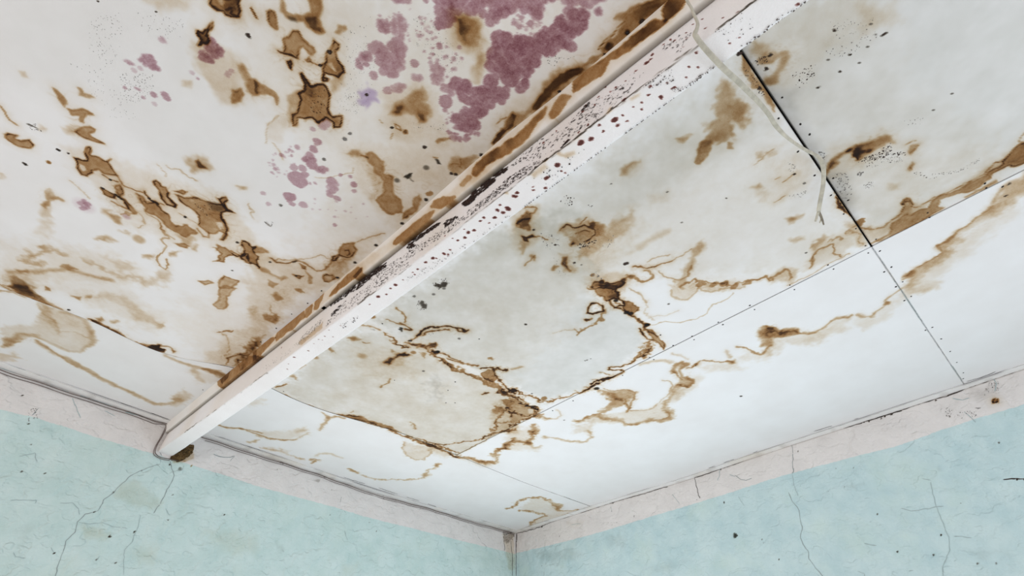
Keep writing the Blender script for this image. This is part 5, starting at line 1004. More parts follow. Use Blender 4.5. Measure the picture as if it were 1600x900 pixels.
('l','k',0.45,1.3,1.6,2.2,'',[2052.5,2371.5,2055.2,2325.4,2071.2,2273.3,2058.2,2221.8,2051.8,2192.7,2029.6,2156.2,2029.4,2123.1,2037.1,2085.6,2026.1,2059.3,2040.8,2022,2059.3,1978.4,2066.3,1944.4],0.05),
('l','k',0.4,1.3,1.4,2.2,'',[2651.8,2257.2,2635.5,2212,2619.1,2157.8,2614.7,2115.4,2603.7,2072.5,2601.1,2035,2578.1,1990.2,2551.6,1958.9,2526.8,1939.3,2512.2,1906.4],0.05),
('l','k',0.28,1.3,2,2.2,'',[2493.2,2181.8,2523,2164.1,2557.3,2157.2,2618.2,2156,2646.4,2152.4],0.05),
('l','k',0.9,1.3,3,3,'',[2882.4,2198.8,2897.6,2197.1,2916.5,2193,2929.4,2188,2947.3,2182.9],0.05),
('d','k',0.9,1,2.9,1.5,'',[2923.3,2191.1,2942.5,2183.6]),
('d','k',0.75,1,2.9,1.5,'',[2395.3,2020.3,2580.9,2051.8]),
('d','k',0.65,1,2.4,1.5,'',[2393.8,2178.8,2644.6,1929.7,1887.5,2080.8,2947.9,2341.8,2515.8,1986.6]),
('d','k',0.5,1,2.1,1.5,'',[2316.8,2418.4,2391.5,2398.2,2316.1,2326.6,2181.6,2556.8,2238.6,2324,2700,1922.3,2706.5,2149.4]),
('l','k',0.4,1.3,1.4,2.2,'',[2384,2398,2395.8,2399.3],0.05),
('l','k',0.4,1.3,1.6,2.2,'',[2391.2,2022.3,2399.6,2017.5],0.05),
('l','k',0.16,1.3,2,2.2,'',[2286.3,2072.3,2332.2,2055.2],0.05),
('p','k',0.036,13.2,0,9,'',[2309.8,2326,2373.8,2320,2401,2316.3,2352.8,2306.4]),
('p','k',0.04,17.6,0,12,'',[2634.7,1982.5,2674.7,1966.1,2697.6,1950.2,2660.9,1951.1]),
('p','k',0.024,17.6,0,12,'',[2663,1974.2,2756.6,1953.6,2741.4,1945]),
('l','k',0.2,1.3,2,2.2,'',[2403.8,1941.8,2424,1939.7],0.05),
('p','k',0.036,11,0,9,'',[2711,2319.9,2711.6,2297.6,2697.6,2294.5]),
('l','k',0.16,1.3,2,2.2,'',[2619.7,2037.5,2672.2,2020.5],0.05),
('l','k',0.12,1.3,1.6,2.2,'',[2626.4,2278.9,2656.1,2263.1],0.05),
('p','d',0.048,26.4,0,21,'',[2414.3,2197.4,2570.1,2146,2603.7,2072.5,2550.1,2084.1,2449.4,2133.1]),
('l','k',0.16,1.3,1.6,2.2,'',[2212.6,1973.3,2234.9,1963.2,2231.1,1947.9],0.05),
('l','k',0.55,1.3,2.2,3,'',[2029.7,2599.6,2085.5,2600.9,2147.7,2598.6,2175.3,2601.3],0.05),
('l','k',0.85,1.3,3,3,'',[2192.5,2604.7,2238.6,2607.2],0.05),
('l','k',0.8,1.3,3,3,'',[2280.5,2605.3,2306.8,2607.9],0.05),
('l','k',0.85,1.3,3,3,'',[2346.2,2602.9,2395.2,2603.3,2443.2,2603.8],0.05),
('l','k',0.85,1.3,2.6,2.2,'',[2221.7,2629.1,2264.4,2627.8,2305.7,2625],0.05),
('l','k',0.8,1.3,2.6,2.5,'',[2362.7,2603.3,2409,2598.3,2471.1,2596.1,2524.7,2595.7],0.05),
('l','k',0.95,1.3,3.2,2.5,'',[2524.7,2595.7,2561,2592.6,2605.7,2593.2,2656.7,2593.6,2706.6,2593.9],0.05),
('l','k',0.85,1.3,2.4,2.5,'',[2706.6,2593.9,2790.7,2596.4,2850.4,2595.7,2894,2591.9],0.05),
('l','k',0.95,1.3,3.6,2.5,'',[2888,2592.7,2932.7,2592.4,2980.6,2599.6,3011.7,2599.5],0.05),
('l','k',0.9,1.3,3,2.5,'',[3011.7,2599.5,3084.3,2598.6,3132.4,2600.2,3195.2,2599.8],0.05),
('d','k',0.9,1,3.7,1.5,'',[2531.9,2594.8,2553.9,2593.6,2627,2592,2656,2592.1]),
('d','k',0.7,1,2.9,1.5,'',[2609.4,2585.6,2847.8,2588.2]),
('p','b',0.8,1.8,0.3,4,'',[3021.8,2515.9,3034.5,2522.4,3044.3,2514,3037.4,2497,3016.1,2500.7]),
('d','k',0.7,1,3.3,1.5,'',[3022.1,2506.1,3030.4,2500.1]),
('l','k',0.85,1.3,3,2.2,'',[2957.6,2502.9,2966.3,2497,2974.7,2496],0.05),
('d','k',0.5,1,2.1,1.5,'',[3013.9,2543.9,2853.9,2499.4,2890,2477.4]),
('l','k',0.4,1.3,2,2.2,'',[3079.6,2600.9,3075.6,2573.3,3049.8,2544],0.05),
('s','k',0.6,40,0.9,2.3,'',[3055.9,2591.1,3091.6,2590.8,3057.8,2532.2,3011.5,2545]),
('s','k',0.5,26,0.9,2.3,'',[2864.6,2548.9,2878.2,2526.8,2851.1,2488.3,2842.6,2507.9]),
('l','k',0.3,1.3,1.5,2.2,'',[2915.4,2503.7,2922.2,2461,2924.9,2444.3],0.05),
('p','k',0.052,22,0,15,'',[2927.1,2582,3001.2,2591.7,3071,2575.6,3022.1,2532,2956.3,2544.4]),
('l','k',0.22,1.3,2,2.2,'',[2904.1,2574.8,2931.1,2554.9,2960,2551.1],0.05),
('s','k',0.4,24,0.9,2.3,'',[2886.3,2507.1,2953.9,2496.3,2954,2464.5,2878.4,2469.8])]}
NAILS = [[1.2237,2.2144],[1.2219,2.3026],[1.1965,2.2961],[1.226,2.4214],[1.2005,2.4266],[1.231,2.5542],[1.1964,2.5555],[1.2232,2.0968],[1.1979,2.1014],[1.1959,1.934],[1.3222,2.2184],[1.19,1.6348],[1.1917,1.5015],[1.0277,2.2026],[1.6192,2.2231],[1.237,2.962],[1.1768,2.987],[1.1957,2.9569],[1.0665,2.9893],[1.059,2.9642],[0.9569,2.993],[0.9458,2.9681],[1.2409,2.9959],[1.2424,3.1444],[1.2187,3.1428],[1.2444,3.2922],[1.2233,3.2913],[1.3407,2.9666],[1.4323,2.9615],[1.4601,2.9914],[1.5729,2.991],[1.5347,2.9616],[1.6411,2.956],[1.7536,2.9555],[1.2362,2.841],[1.2022,2.8469],[1.2316,2.7065],[1.1938,3.3257],[1.1973,2.708],[0.8482,2.9904],[0.8405,2.966],[0.5822,2.9928],[0.5811,2.9686],[0.4705,2.9963],[0.3439,2.9987],[0.2306,2.9971],[0.1153,2.9965],[0.0594,2.9839],[-0.004,2.7987],[-0.0182,2.7711],[-0.0218,2.866],[1.9241,2.9944],[1.8152,2.9959],[1.7668,3.0008],[1.8892,2.9617],[2.3585,2.6107],[2.3696,2.4628],[2.3479,2.8123],[2.3837,2.3358],[2.4057,2.1028],[2.407,1.9758],[2.4172,1.84],[2.4272,1.7213],[2.4363,1.6123],[2.4428,1.5097],[2.4478,1.4101],[2.4633,1.3082],[2.4686,1.1822],[2.4765,1.051],[1.9155,1.1891],[1.6853,1.2905],[1.6224,1.1937],[1.5903,1.2244],[1.7064,1.3708],[1.8378,1.6917],[2.1782,1.5015],[2.2393,0.7445],[3.2518,1.5298],[3.3114,1.4102],[2.9168,1.5236],[3.0942,0.7429],[2.5202,0.4969]]
SLITS = [[22,2988,13,3041,25,3097],[15,2506,18,2528],[33,2309,27,2401],[23,1045,9,1110],[15,1203,7,1260],[-14,1532,-3,1605],[14,1683,15,1726],[17,1786,18,1852],[21,1966,25,1996],[1877,47,1823,47],[1529,40,1470,38,1378,42],[1282,46,1127,39],[1060,40,959,45],[881,40,804,33],[2909,93,2838,84],[2769,96,2714,89],[3238,98,3145,111],[2312,67,2258,65],[2177,62,2065,59],[2634,91,2548,83]]
SEAM56 = [[424,769,367,773],[305,778,221,779]]
BAND_L = [3135.5,2432.2,3027.1,2441.2,2907.1,2441.6,2776.7,2436.2,2643.9,2441.2,2499.2,2441.1,2344.2,2442.0,2180.0,2439.5,2001.4,2431.5,1812.0,2434.5,1607.8,2441.7,1384.9,2441.7,1149.2,2441.9,905.5,2444.3,643.5,2442.2,354.8,2446.7,105.5,2448.9]
BAND_R = [13.2,2456.4,356.1,2443.0,739.6,2436.0,1054.3,2440.4,1358.3,2449.8,1700.4,2453.5,1975.1,2458.0,2217.0,2455.5,2403.2,2448.1,2602.7,2441.7,2714.1,2448.5,2808.6,2456.1,2968.5,2458.8,3105.0,2457.4]
CABLE = [[2541.9,2595.0],[2534.2,2565.8],[2532.9,2524.2],[2534.2,2482.6],[2529.0,2450.8],[2517.0,2438.4],[2494.5,2431.4],[2457.0,2435.4],[2408.8,2444.8]]
CLUMP = [[2447.3,2442.0],[2441.3,2474.4],[2419.6,2509.6],[2396.0,2535.6],[2380.6,2530.4],[2375.3,2497.2],[2386.7,2465.7],[2407.4,2441.8]]
WIRE = [[2.3581,2.9512,2.55],[2.3367,2.943,2.53],[2.3302,2.941,2.5],[2.3195,2.9375,2.485],[2.3121,2.934,2.463],[2.312,2.9271,2.445],[2.3107,2.9199,2.438],[2.3044,2.9178,2.434],[2.2765,2.9182,2.432],[2.2309,2.9221,2.434],[2.1924,2.9264,2.44],[2.1493,2.9325,2.455],[2.1015,2.9375,2.47],[2.0514,2.9427,2.485],[1.9942,2.9461,2.5],[1.9345,2.9454,2.52],[1.8702,2.9507,2.54],[1.8136,2.9604,2.558],[1.7621,2.972,2.572],[1.7212,2.9839,2.582],[1.693,2.9875,2.58],[1.6556,2.9783,2.576],[1.6134,2.958,2.571],[1.5733,2.9329,2.566],[1.5385,2.9119,2.562]]
TIP_A = [[1.5385,2.9119,2.562],[1.5224,2.8982,2.558],[1.5135,2.8895,2.555]]
TIP_B = [[1.5371,2.9133,2.562],[1.5086,2.9079,2.558],[1.4835,2.9021,2.554]]
rng = np.random.default_rng(7)
random.seed(7)

# ------------------------------------------------------------------ noise
_T = np.random.default_rng(3).random((8, 256, 256))
def vnoise(x, y, lam, k):
    u = x/lam + 37.3*k; v = y/lam + 11.9*k
    i = np.floor(u).astype(int); j = np.floor(v).astype(int)
    fu = u - i; fv = v - j
    fu = fu*fu*(3-2*fu); fv = fv*fv*(3-2*fv)
    t = _T[k % 8]; i0 = i & 255; i1 = (i+1) & 255; j0 = j & 255; j1 = (j+1) & 255
    return (t[i0, j0]*(1-fu)+t[i1, j0]*fu)*(1-fv)+(t[i0, j1]*(1-fu)+t[i1, j1]*fu)*fv
def fbm(x, y, lams, k, amps=None):
    s = 0; a0 = 0
    for n, l in enumerate(lams):
        a = amps[n] if amps else 0.6**n
        s = s + a*(vnoise(x, y, l, k+n)*2-1); a0 += a
    return s/a0

# ------------------------------------------------------------------ painting of marks into attribute channels
CH = {'b': 0, 'p': 1, 'k': 2, 'd': 3, 'v': 4, 'r': 5}
def sst(a, b, x):
    t = np.clip((x-a)/(b-a), 0, 1); return t*t*(3-2*t)
def inside(px, py, poly):
    c = np.zeros(px.shape, bool); n = len(poly)
    for i in range(n):
        x0, y0 = poly[i]; x1, y1 = poly[(i+1) % n]
        if y0 == y1: continue
        m = (y0 > py) != (y1 > py)
        c ^= m & (px < (x1-x0)*(py-y0)/(y1-y0)+x0)
    return c
def segdist(px, py, pts, closed):
    d = np.full(px.shape, 1e9); n = len(pts)
    for i in range(n if closed else n-1):
        x0, y0 = pts[i]; x1, y1 = pts[(i+1) % n]
        ex, ey = x1-x0, y1-y0; L = ex*ex+ey*ey+1e-9
        t = np.clip(((px-x0)*ex+(py-y0)*ey)/L, 0, 1)
        d = np.minimum(d, (px-x0-t*ex)**2+(py-y0-t*ey)**2)
    return np.sqrt(d)
def pairs(f): return np.array(f, float).reshape(-1, 2)
def poly_random(poly, n, rg):
    lo, hi = poly.min(0), poly.max(0); out = []
    for _ in range(60):
        q = lo+(hi-lo)*rg.random((max(n*3, 20), 2)); out += list(q[inside(q[:, 0], q[:, 1], poly)])
        if len(out) >= n: break
    return np.array(out[:n]).reshape(-1, 2)
def paint(X, Y, marks, board=''):
    A = np.zeros((6, len(X)))
    W1 = fbm(X, Y, (62, 31, 16, 9), 1, (1, .85, .75, .55))*2.5
    W2 = fbm(X, Y, (62, 31, 16, 9), 5, (1, .85, .75, .55))*2.5
    M = fbm(X, Y, (80, 30, 12), 2)
    box = (X.min(), X.max(), Y.min(), Y.max())
    rg = np.random.default_rng(11)
    for m in marks:
        typ, L, a = m[0], m[1], m[2]
        if typ == 's' and L in 'kb' : continue
        bd = m[6]
        if bd and board and board not in bd: continue
        pts = pairs(m[7]); soft = m[3]; nz = m[5]
        mg = {'p': 2.5*soft+3*nz+4, 'l': m[4]*2+3*nz+16, 'd': m[4]*3+2*nz, 's': 20, 'c': m[5]*1.6}[typ]+4
        lo = pts.min(0)-mg; hi = pts.max(0)+mg
        if hi[0] < box[0] or lo[0] > box[1] or hi[1] < box[2] or lo[1] > box[3]: continue
        idx = np.nonzero((X > lo[0]) & (X < hi[0]) & (Y > lo[1]) & (Y < hi[1]))[0]
        if not len(idx): continue
        if typ in 'sc': nz = 2.0
        x = X[idx]+W1[idx]*nz; y = Y[idx]+W2[idx]*nz; mo = M[idx]
        er = L[0] == 'e' and len(L) > 1
        c = CH[L[-1]]
        if typ == 'p':
            sd = segdist(x, y, pts, True); sd = np.where(inside(x, y, pts), sd, -sd)+(4.5 if m[4] < 0 else 0)
            v = a*sst(-soft, soft, sd)*(1+(.34 if soft < 6 else .55)*mo)
            if c == 0 and not er and soft < 6 and m[4] >= 0: v = v + (m[4]*.85+.13*(a > .3))*np.exp(-((sd-1.2)/3.2)**2)*(1+.7*mo) - .10*a*np.exp(-((sd-7)/4.5)**2)
            if c == 0 and not er and soft < 9: v = v + .11*a*np.exp(-np.maximum(-sd, 0)/11)*(sd < 0)
        elif typ == 'l':
            d = segdist(x, y, pts, False); hw = m[4]*(1+.5*mo)
            v = a*(1-sst(hw-soft, hw+soft+.6, d))*(1+.35*mo)
            if c == 2: v = v*np.clip(.55+2.2*mo, 0, 1.2)
            if m[8] and c == 0: v = v + m[8]*a*np.exp(-(d/13)**2)
        elif typ == 'd':
            v = np.zeros(len(x))
            for q in pts:
                d = np.hypot(x-q[0], y-q[1]); v = np.maximum(v, a*(1-sst(m[4]-soft, m[4]+soft, d)))
        elif typ == 's':
            v = np.zeros(len(x)); Q = poly_random(pts, m[3], rg)
            for q in Q:
                r = m[4]+(m[5]-m[4])*rg.random()**1.6; d = np.hypot(x-q[0], y-q[1])
                v = np.maximum(v, a*(.6+.5*rg.random())*(1-sst(r-1.8, r+1.8, d)))
        else:                                               # colony: overlapping round discs that fill a polygon
            ar = abs(np.sum(pts[:, 0]*np.roll(pts[:, 1], 1)-pts[:, 1]*np.roll(pts[:, 0], 1)))/2
            rm = (m[4]+m[5])/2; Q = poly_random(pts, int(ar/(rm*rm*.55))+6, rg)
            v = np.zeros(len(x))
            for q in Q:
                r = m[4]+(m[5]-m[4])*rg.random()**1.5; d = np.hypot(x-q[0], y-q[1])
                e = 1-sst(r-2.6, r+2.2, d)
                v = np.maximum(v, a*(.72+.3*rg.random())*e) + .09*a*e*np.exp(-((d-r+2)/3)**2)
            v = v*(1+.14*mo)
        if er: A[c, idx] *= 1-np.clip(v, 0, 1)
        elif c == 0: A[c, idx] = 1-(1-np.minimum(A[c, idx], .999))*(1-np.clip(v, 0, .985))
        else: A[c, idx] = np.maximum(A[c, idx], np.clip(v, 0, 1.1)) if c != 3 else np.clip(A[c, idx]+v, 0, 1.3)
    return A
def blur(a, k):
    for ax in (0, 1):
        p = np.pad(a, [(k+1, k) if i == ax else (0, 0) for i in (0, 1)], mode='edge'); c = np.cumsum(p, axis=ax)
        n = a.shape[ax]; hi = [slice(None)]*2; lo = [slice(None)]*2; hi[ax] = slice(2*k+1, 2*k+1+n); lo[ax] = slice(0, n)
        a = (c[tuple(hi)]-c[tuple(lo)])/(2*k+1)
    return a
def tide_lines(B, X, Y):
    """thin overlapping drying lines and wash steps around the traced stains"""
    near = np.clip(blur(blur(B, 6), 6)*2.2-.10, 0, 1); f = fbm(X, Y, (150, 70, 33, 16), 2, (1, .7, .5, .32)); gate = np.clip(fbm(X, Y, (90, 45), 6)*1.6+.35, 0, 1)
    ln = 0
    for lv in (-.22, -.06, .10, .27): ln = np.maximum(ln, np.exp(-((f-lv)/.014)**2)+.35*np.exp(-np.maximum(f-lv, 0)/.05)*(f > lv))
    step = .5*np.tanh((f+.06)/.02)+.5*np.tanh((f-.18)/.02)
    return 1-(1-np.minimum(B, .999)*(1+.13*step))*(1-.26*near*gate*ln)
def speck_list(marks, board='', stretch=1.0):
    """small marks too fine for the painted channels: (x, y, r, aspect, angle, kind)"""
    rg = np.random.default_rng(23); out = []
    for m in marks:
        typ, L, a = m[0], m[1], m[2]
        if m[6] and board and board not in m[6]: continue
        if typ == 's' and L in 'kb':
            for q in poly_random(pairs(m[7]), m[3], rg):
                out.append((q[0], q[1], m[4]+(m[5]-m[4])*rg.random()**1.8, (1+.8*rg.random())*stretch, rg.random()*3.14, (2 if L == 'b' else 0 if a > .66 else 1)))
        elif typ == 'd' and L == 'k' and m[4] < 7:
            for q in pairs(m[7]): out.append((q[0], q[1], m[4]*.78, 1.25, rg.random()*3.14, 0 if a > .66 else 1))
    return out

# ------------------------------------------------------------------ materials
def mat(name):
    m = bpy.data.materials.new(name); m.use_nodes = True
    nt = m.node_tree; b = nt.nodes['Principled BSDF']
    b.inputs['Specular IOR Level'].default_value = 0.25
    return m, nt, b
def lin(r, g, b): return tuple(((c/255+.055)/1.055)**2.4 if c > 10 else c/255/12.92 for c in (r, g, b))+(1,)
class N:
    def __init__(s, nt): s.nt = nt; s.l = nt.links.new
    def node(s, t, **k):
        n = s.nt.nodes.new(t)
        for a, v in k.items(): setattr(n, a, v)
        return n
    def put(s, sock, v):
        if hasattr(v, 'is_output') or isinstance(v, bpy.types.NodeSocket): s.l(v, sock)
        else: sock.default_value = v
    def math(s, op, a, b=0.0, clamp=False):
        n = s.node('ShaderNodeMath', operation=op, use_clamp=clamp); s.put(n.inputs[0], a); s.put(n.inputs[1], b); return n.outputs[0]
    def noise(s, vec, sc, det=4, rough=.6):
        n = s.node('ShaderNodeTexNoise'); s.put(n.inputs['Vector'], vec); n.inputs['Scale'].default_value = sc; n.inputs['Detail'].default_value = det; n.inputs['Roughness'].default_value = rough; return n.outputs['Fac']
    def vscale(s, v, f):
        n = s.node('ShaderNodeVectorMath', operation='SCALE'); s.put(n.inputs[0], v); s.put(n.inputs['Scale'], f); return n.outputs[0]
    def vop(s, op, a, b):
        n = s.node('ShaderNodeVectorMath', operation=op); s.put(n.inputs[0], a); s.put(n.inputs[1], b); return n.outputs[0]
    def mix(s, f, a, b, mode='MIX'):
        n = s.node('ShaderNodeMix', data_type='RGBA', blend_type=mode); s.put(n.inputs['Factor'], f); s.put(n.inputs[6], a); s.put(n.inputs[7], b); return n.outputs[2]
    def maprange(s, v, a, b, c=0., d=1.):
        n = s.node('ShaderNodeMapRange'); s.put(n.inputs[0], v)
        for i, q in enumerate((a, b, c, d)): n.inputs[i+1].default_value = q
        return n.outputs[0]
def absorb(n, channels, base):
    """water stain, mould and dirt darken a paint by absorption: base * exp(-sum density*k)"""
    tot = None
    for dens, k in channels:
        v = n.node('ShaderNodeCombineXYZ')
        for i in range(3): n.put(v.inputs[i], n.math('MULTIPLY', dens, -k[i]))
        tot = v.outputs[0] if tot is None else n.vop('ADD', tot, v.outputs[0])
    sp = n.node('ShaderNodeSeparateXYZ'); n.l(tot, sp.inputs[0]); cb = n.node('ShaderNodeCombineXYZ')
    for i in range(3): n.put(cb.inputs[i], n.math('EXPONENT', sp.outputs[i]))
    return n.mix(1.0, base, cb.outputs[0], 'MULTIPLY')
K_BROWN = (1.32, 2.18, 3.5); K_PINK = (.98, 1.68, 1.48); K_BLACK = (3.4, 3.6, 3.9); K_DAMP = (.36, .36, .43); K_VIOL = (1.1, 1.5, .7); K_RUST = (2.3, 3.5, 3.7)
def stained(name, base_a, base_b, bump=.15, grain=420., rough=.85, extra=None, big=6., trowel=0.):
    m, nt, b = mat(name); n = N(nt)
    pos = n.node('ShaderNodeNewGeometry').outputs['Position']
    a1 = n.node('ShaderNodeAttribute', attribute_name='stain'); a2 = n.node('ShaderNodeAttribute', attribute_name='stain_more')
    s1 = n.node('ShaderNodeSeparateColor'); n.l(a1.outputs['Color'], s1.inputs[0]); s2 = n.node('ShaderNodeSeparateColor'); n.l(a2.outputs['Color'], s2.inputs[0])
    fine = n.noise(pos, 260., 3, .7); mid = n.noise(pos, 60., 4, .65); bigm = n.noise(pos, big, 3, .55)
    br = n.math('MULTIPLY', s1.outputs[0], n.math('ADD', n.math('ADD', n.math('MULTIPLY', mid, .95), n.math('MULTIPLY', fine, .6)), .42))
    pk = n.math('MULTIPLY', s1.outputs[1], n.math('ADD', n.math('ADD', n.math('MULTIPLY', mid, .9), n.math('MULTIPLY', fine, 1.0)), .18))
    dk = n.math('MULTIPLY', n.math('MAXIMUM', n.math('SUBTRACT', s1.outputs[0], .66), 0.), 2.0)
    blk = n.math('ADD', s1.outputs[2], dk)
    base = n.mix(n.maprange(bigm, .3, .7), base_a, base_b)
    if extra: base = extra(n, pos, base)
    c = absorb(n, [(br, K_BROWN), (pk, K_PINK), (blk, K_BLACK), (a1.outputs['Alpha'], K_DAMP), (s2.outputs[0], K_VIOL), (s2.outputs[1], K_RUST)], base)
    n.l(c, b.inputs['Base Color']); b.inputs['Roughness'].default_value = rough
    bp = n.node('ShaderNodeBump'); bp.inputs['Strength'].default_value = bump; bp.inputs['Distance'].default_value = .004
    h = n.math('ADD', n.noise(pos, grain, 3, .6), n.math('MULTIPLY', n.noise(pos, 22., 4, .5), .8))
    if trowel:                                              # overlapping trowel strokes of hand-laid plaster
        wv = n.vop('MULTIPLY', pos, (1., 1., 1.6))
        r1 = n.math('ABSOLUTE', n.math('SUBTRACT', n.noise(wv, 5.5, 4, .55), .5)); r2 = n.maprange(n.noise(wv, 11., 3, .5), .50, .54)
        h = n.math('ADD', h, n.math('ADD', n.math('MULTIPLY', n.maprange(r1, 0., .05), trowel), n.math('MULTIPLY', r2, trowel*.8)))
    n.l(h, bp.inputs['Height']); n.l(bp.outputs[0], b.inputs['Normal'])
    return m
M_CEIL = stained('stained_board_paint', lin(236, 234, 234), lin(231, 228, 227), bump=.06)
M_BEAM = stained('chipped_beam_paint', lin(246, 243, 243), lin(240, 236, 235), bump=.45, grain=170.)
M_BATT = stained('batten_paint', lin(240, 237, 234), lin(238, 232, 226), bump=.25, grain=120.)
M_TAPE = stained('edge_tape_paint', lin(240, 239, 238), lin(234, 232, 230), bump=.2, grain=120.)
def wall_extra(tone):
    def f(n, pos, base):
        at = n.node('ShaderNodeAttribute', attribute_name='band')
        q = n.math('ADD', at.outputs['Fac'], n.math('MULTIPLY', n.math('SUBTRACT', n.noise(pos, 26., 4, .6), .5), .012))
        teal = n.mix(n.maprange(n.noise(pos, 9., 5, .6), .32, .68), tone[0], tone[1])
        teal = n.mix(n.maprange(n.noise(n.vop('ADD', pos, (3., 7., 1.)), 4., 4, .6), .52, .72, 0., .55), teal, tone[2])
        return n.mix(n.maprange(q, -.0016, .0016), teal, base)
    return f
M_WALL_L = stained('teal_plaster_left', lin(228, 223, 220), lin(219, 214, 211), bump=.9, grain=45., extra=wall_extra((lin(207, 224, 222), lin(191, 213, 210), lin(200, 217, 209))), big=9., trowel=.55)
M_WALL_R = stained('teal_plaster_right', lin(228, 223, 220), lin(219, 214, 211), bump=.8, grain=45., extra=wall_extra((lin(201, 220, 221), lin(184, 208, 211), lin(199, 218, 209))), big=9., trowel=.55)
def plain(name, a, b_, sc=40., rough=.7, bump=.2, metal=0.):
    m, nt, b = mat(name); n = N(nt); tc = n.node('ShaderNodeTexCoord').outputs['Object']
    f = n.noise(tc, sc, 4, .6); n.l(n.mix(n.maprange(f, .3, .7), a, b_), b.inputs['Base Color']); b.inputs['Roughness'].default_value = rough; b.inputs['Metallic'].default_value = metal
    bp = n.node('ShaderNodeBump'); bp.inputs['Strength'].default_value = bump; bp.inputs['Distance'].default_value = .003; n.l(f, bp.inputs['Height']); n.l(bp.outputs[0], b.inputs['Normal'])
    return m
M_NAIL = plain('rusty_nail_head', lin(48, 40, 36), lin(30, 25, 23), 300.)
M_SPECK = [plain('black_mould', lin(44, 34, 30), lin(62, 44, 36), 90.), plain('grey_mould', lin(128, 124, 120), lin(104, 98, 94), 90.), plain('brown_crust', lin(92, 58, 30), lin(70, 40, 20), 90.)]
M_FLECK = [plain('chipped_dark_fleck', lin(26, 18, 16), lin(54, 32, 24), 60.), plain('grey_fleck', lin(120, 112, 108), lin(96, 88, 84), 60.), plain('rust_fleck', lin(96, 42, 24), lin(60, 26, 18), 60.)]
M_CRACK = [plain('open_crack', lin(52, 46, 42), lin(78, 70, 64), 60.), plain('hairline_crack', lin(132, 142, 143), lin(150, 160, 160), 60.), plain('faint_crack', lin(160, 178, 179), lin(168, 184, 184), 60.)]
M_DARK = plain('dark_roof_timber', lin(58, 46, 38), lin(40, 32, 27), 12.)
M_CABLE = plain('painted_cable_sheath', lin(120, 104, 98), lin(92, 80, 76), 60., .6)
M_WIRE = plain('yellowed_cable_sheath', lin(204, 197, 180), lin(168, 161, 146), 45., .5, .1)
M_COPPER = plain('dull_cable_core', lin(150, 140, 122), lin(112, 100, 88), 60., .5, .2, .3)
M_CLUMP = plain('crumbling_mortar', lin(34, 24, 13), lin(122, 96, 60), 110., .95, 1.0)
M_FLOOR = plain('grey_floor', lin(196, 190, 182), lin(176, 170, 162), 3., .6)

# ------------------------------------------------------------------ helpers
def link(name, me, m, parent=None, **props):
    o = bpy.data.objects.new(name, me); col.objects.link(o)
    if m is not None:
        for q in (m if isinstance(m, list) else [m]):
            if q.name not in [x.name for x in me.materials if x]: me.materials.append(q)
    if parent: o.parent = parent
    for k, v in props.items(): o[k] = v
    return o
def grid_mesh(name, P, attrs=None, smooth=True, flip=False):
    """P: (n, m, 3) grid of points -> quad mesh; attrs: (6, n*m) stain channels"""
    n, m = P.shape[:2]; me = bpy.data.meshes.new(name)
    idx = np.arange(n*m).reshape(n, m)
    q = np.stack([idx[:-1, :-1], idx[1:, :-1], idx[1:, 1:], idx[:-1, 1:]], -1).reshape(-1, 4)
    if flip: q = q[:, ::-1]
    me.vertices.add(n*m); me.vertices.foreach_set('co', P.reshape(-1).astype(np.float32))
    me.loops.add(q.size); me.loops.foreach_set('vertex_index', np.ascontiguousarray(q).reshape(-1).astype(np.int32))
    me.polygons.add(len(q)); me.polygons.foreach_set('loop_start', np.arange(0, q.size, 4, dtype=np.int32))
    me.update(calc_edges=True); me.validate()
    me.polygons.foreach_set('use_smooth', np.full(len(me.polygons), smooth))
    if attrs is not None: set_attr(me, attrs)
    return me
def set_attr(me, A):
    a = me.attributes.new('stain', 'FLOAT_COLOR', 'POINT'); a.data.foreach_set('color', np.ascontiguousarray(A[[0, 1, 2, 3]].T).reshape(-1).astype(np.float32))
    B = np.zeros((A.shape[1], 4)); B[:, 0] = A[4]; B[:, 1] = A[5]; B[:, 3] = 1
    a = me.attributes.new('stain_more', 'FLOAT_COLOR', 'POINT'); a.data.foreach_set('color', B.reshape(-1).astype(np.float32))
def blank(me):
    A = np.zeros((6, len(me.vertices))); set_attr(me, A)
def speck_mesh(name, specks, place, mats, seg=7):
    """place(x, y) -> (point, tangent u, tangent v) in metres; each speck a little irregular flake"""
    V = []; F = []; MI = []; rg = np.random.default_rng(5)
    for x, y, r, asp, ang, kind in specks:
        p, u, v, nrm = place(x, y); b = len(V); r = max(r, .55)/1000
        ca, sa = math.cos(ang), math.sin(ang)
        V.append(p+nrm*.0009)
        for i in range(seg):
            t = 2*math.pi*i/seg; rr = r*(.75+.5*rg.random()); ex, ey = rr*math.cos(t)*asp**.5, rr*math.sin(t)/asp**.5
            V.append(p+u*(ex*ca-ey*sa)+v*(ex*sa+ey*ca)+nrm*.0003)
        for i in range(seg): F.append((b, b+1+i, b+1+(i+1) % seg)); MI.append(kind)
    me = bpy.data.meshes.new(name); me.from_pydata([tuple(q) for q in V], [], F)
    for q in mats: me.materials.append(q)
    me.polygons.foreach_set('material_index', np.array(MI, np.int32)); me.update()
    return me
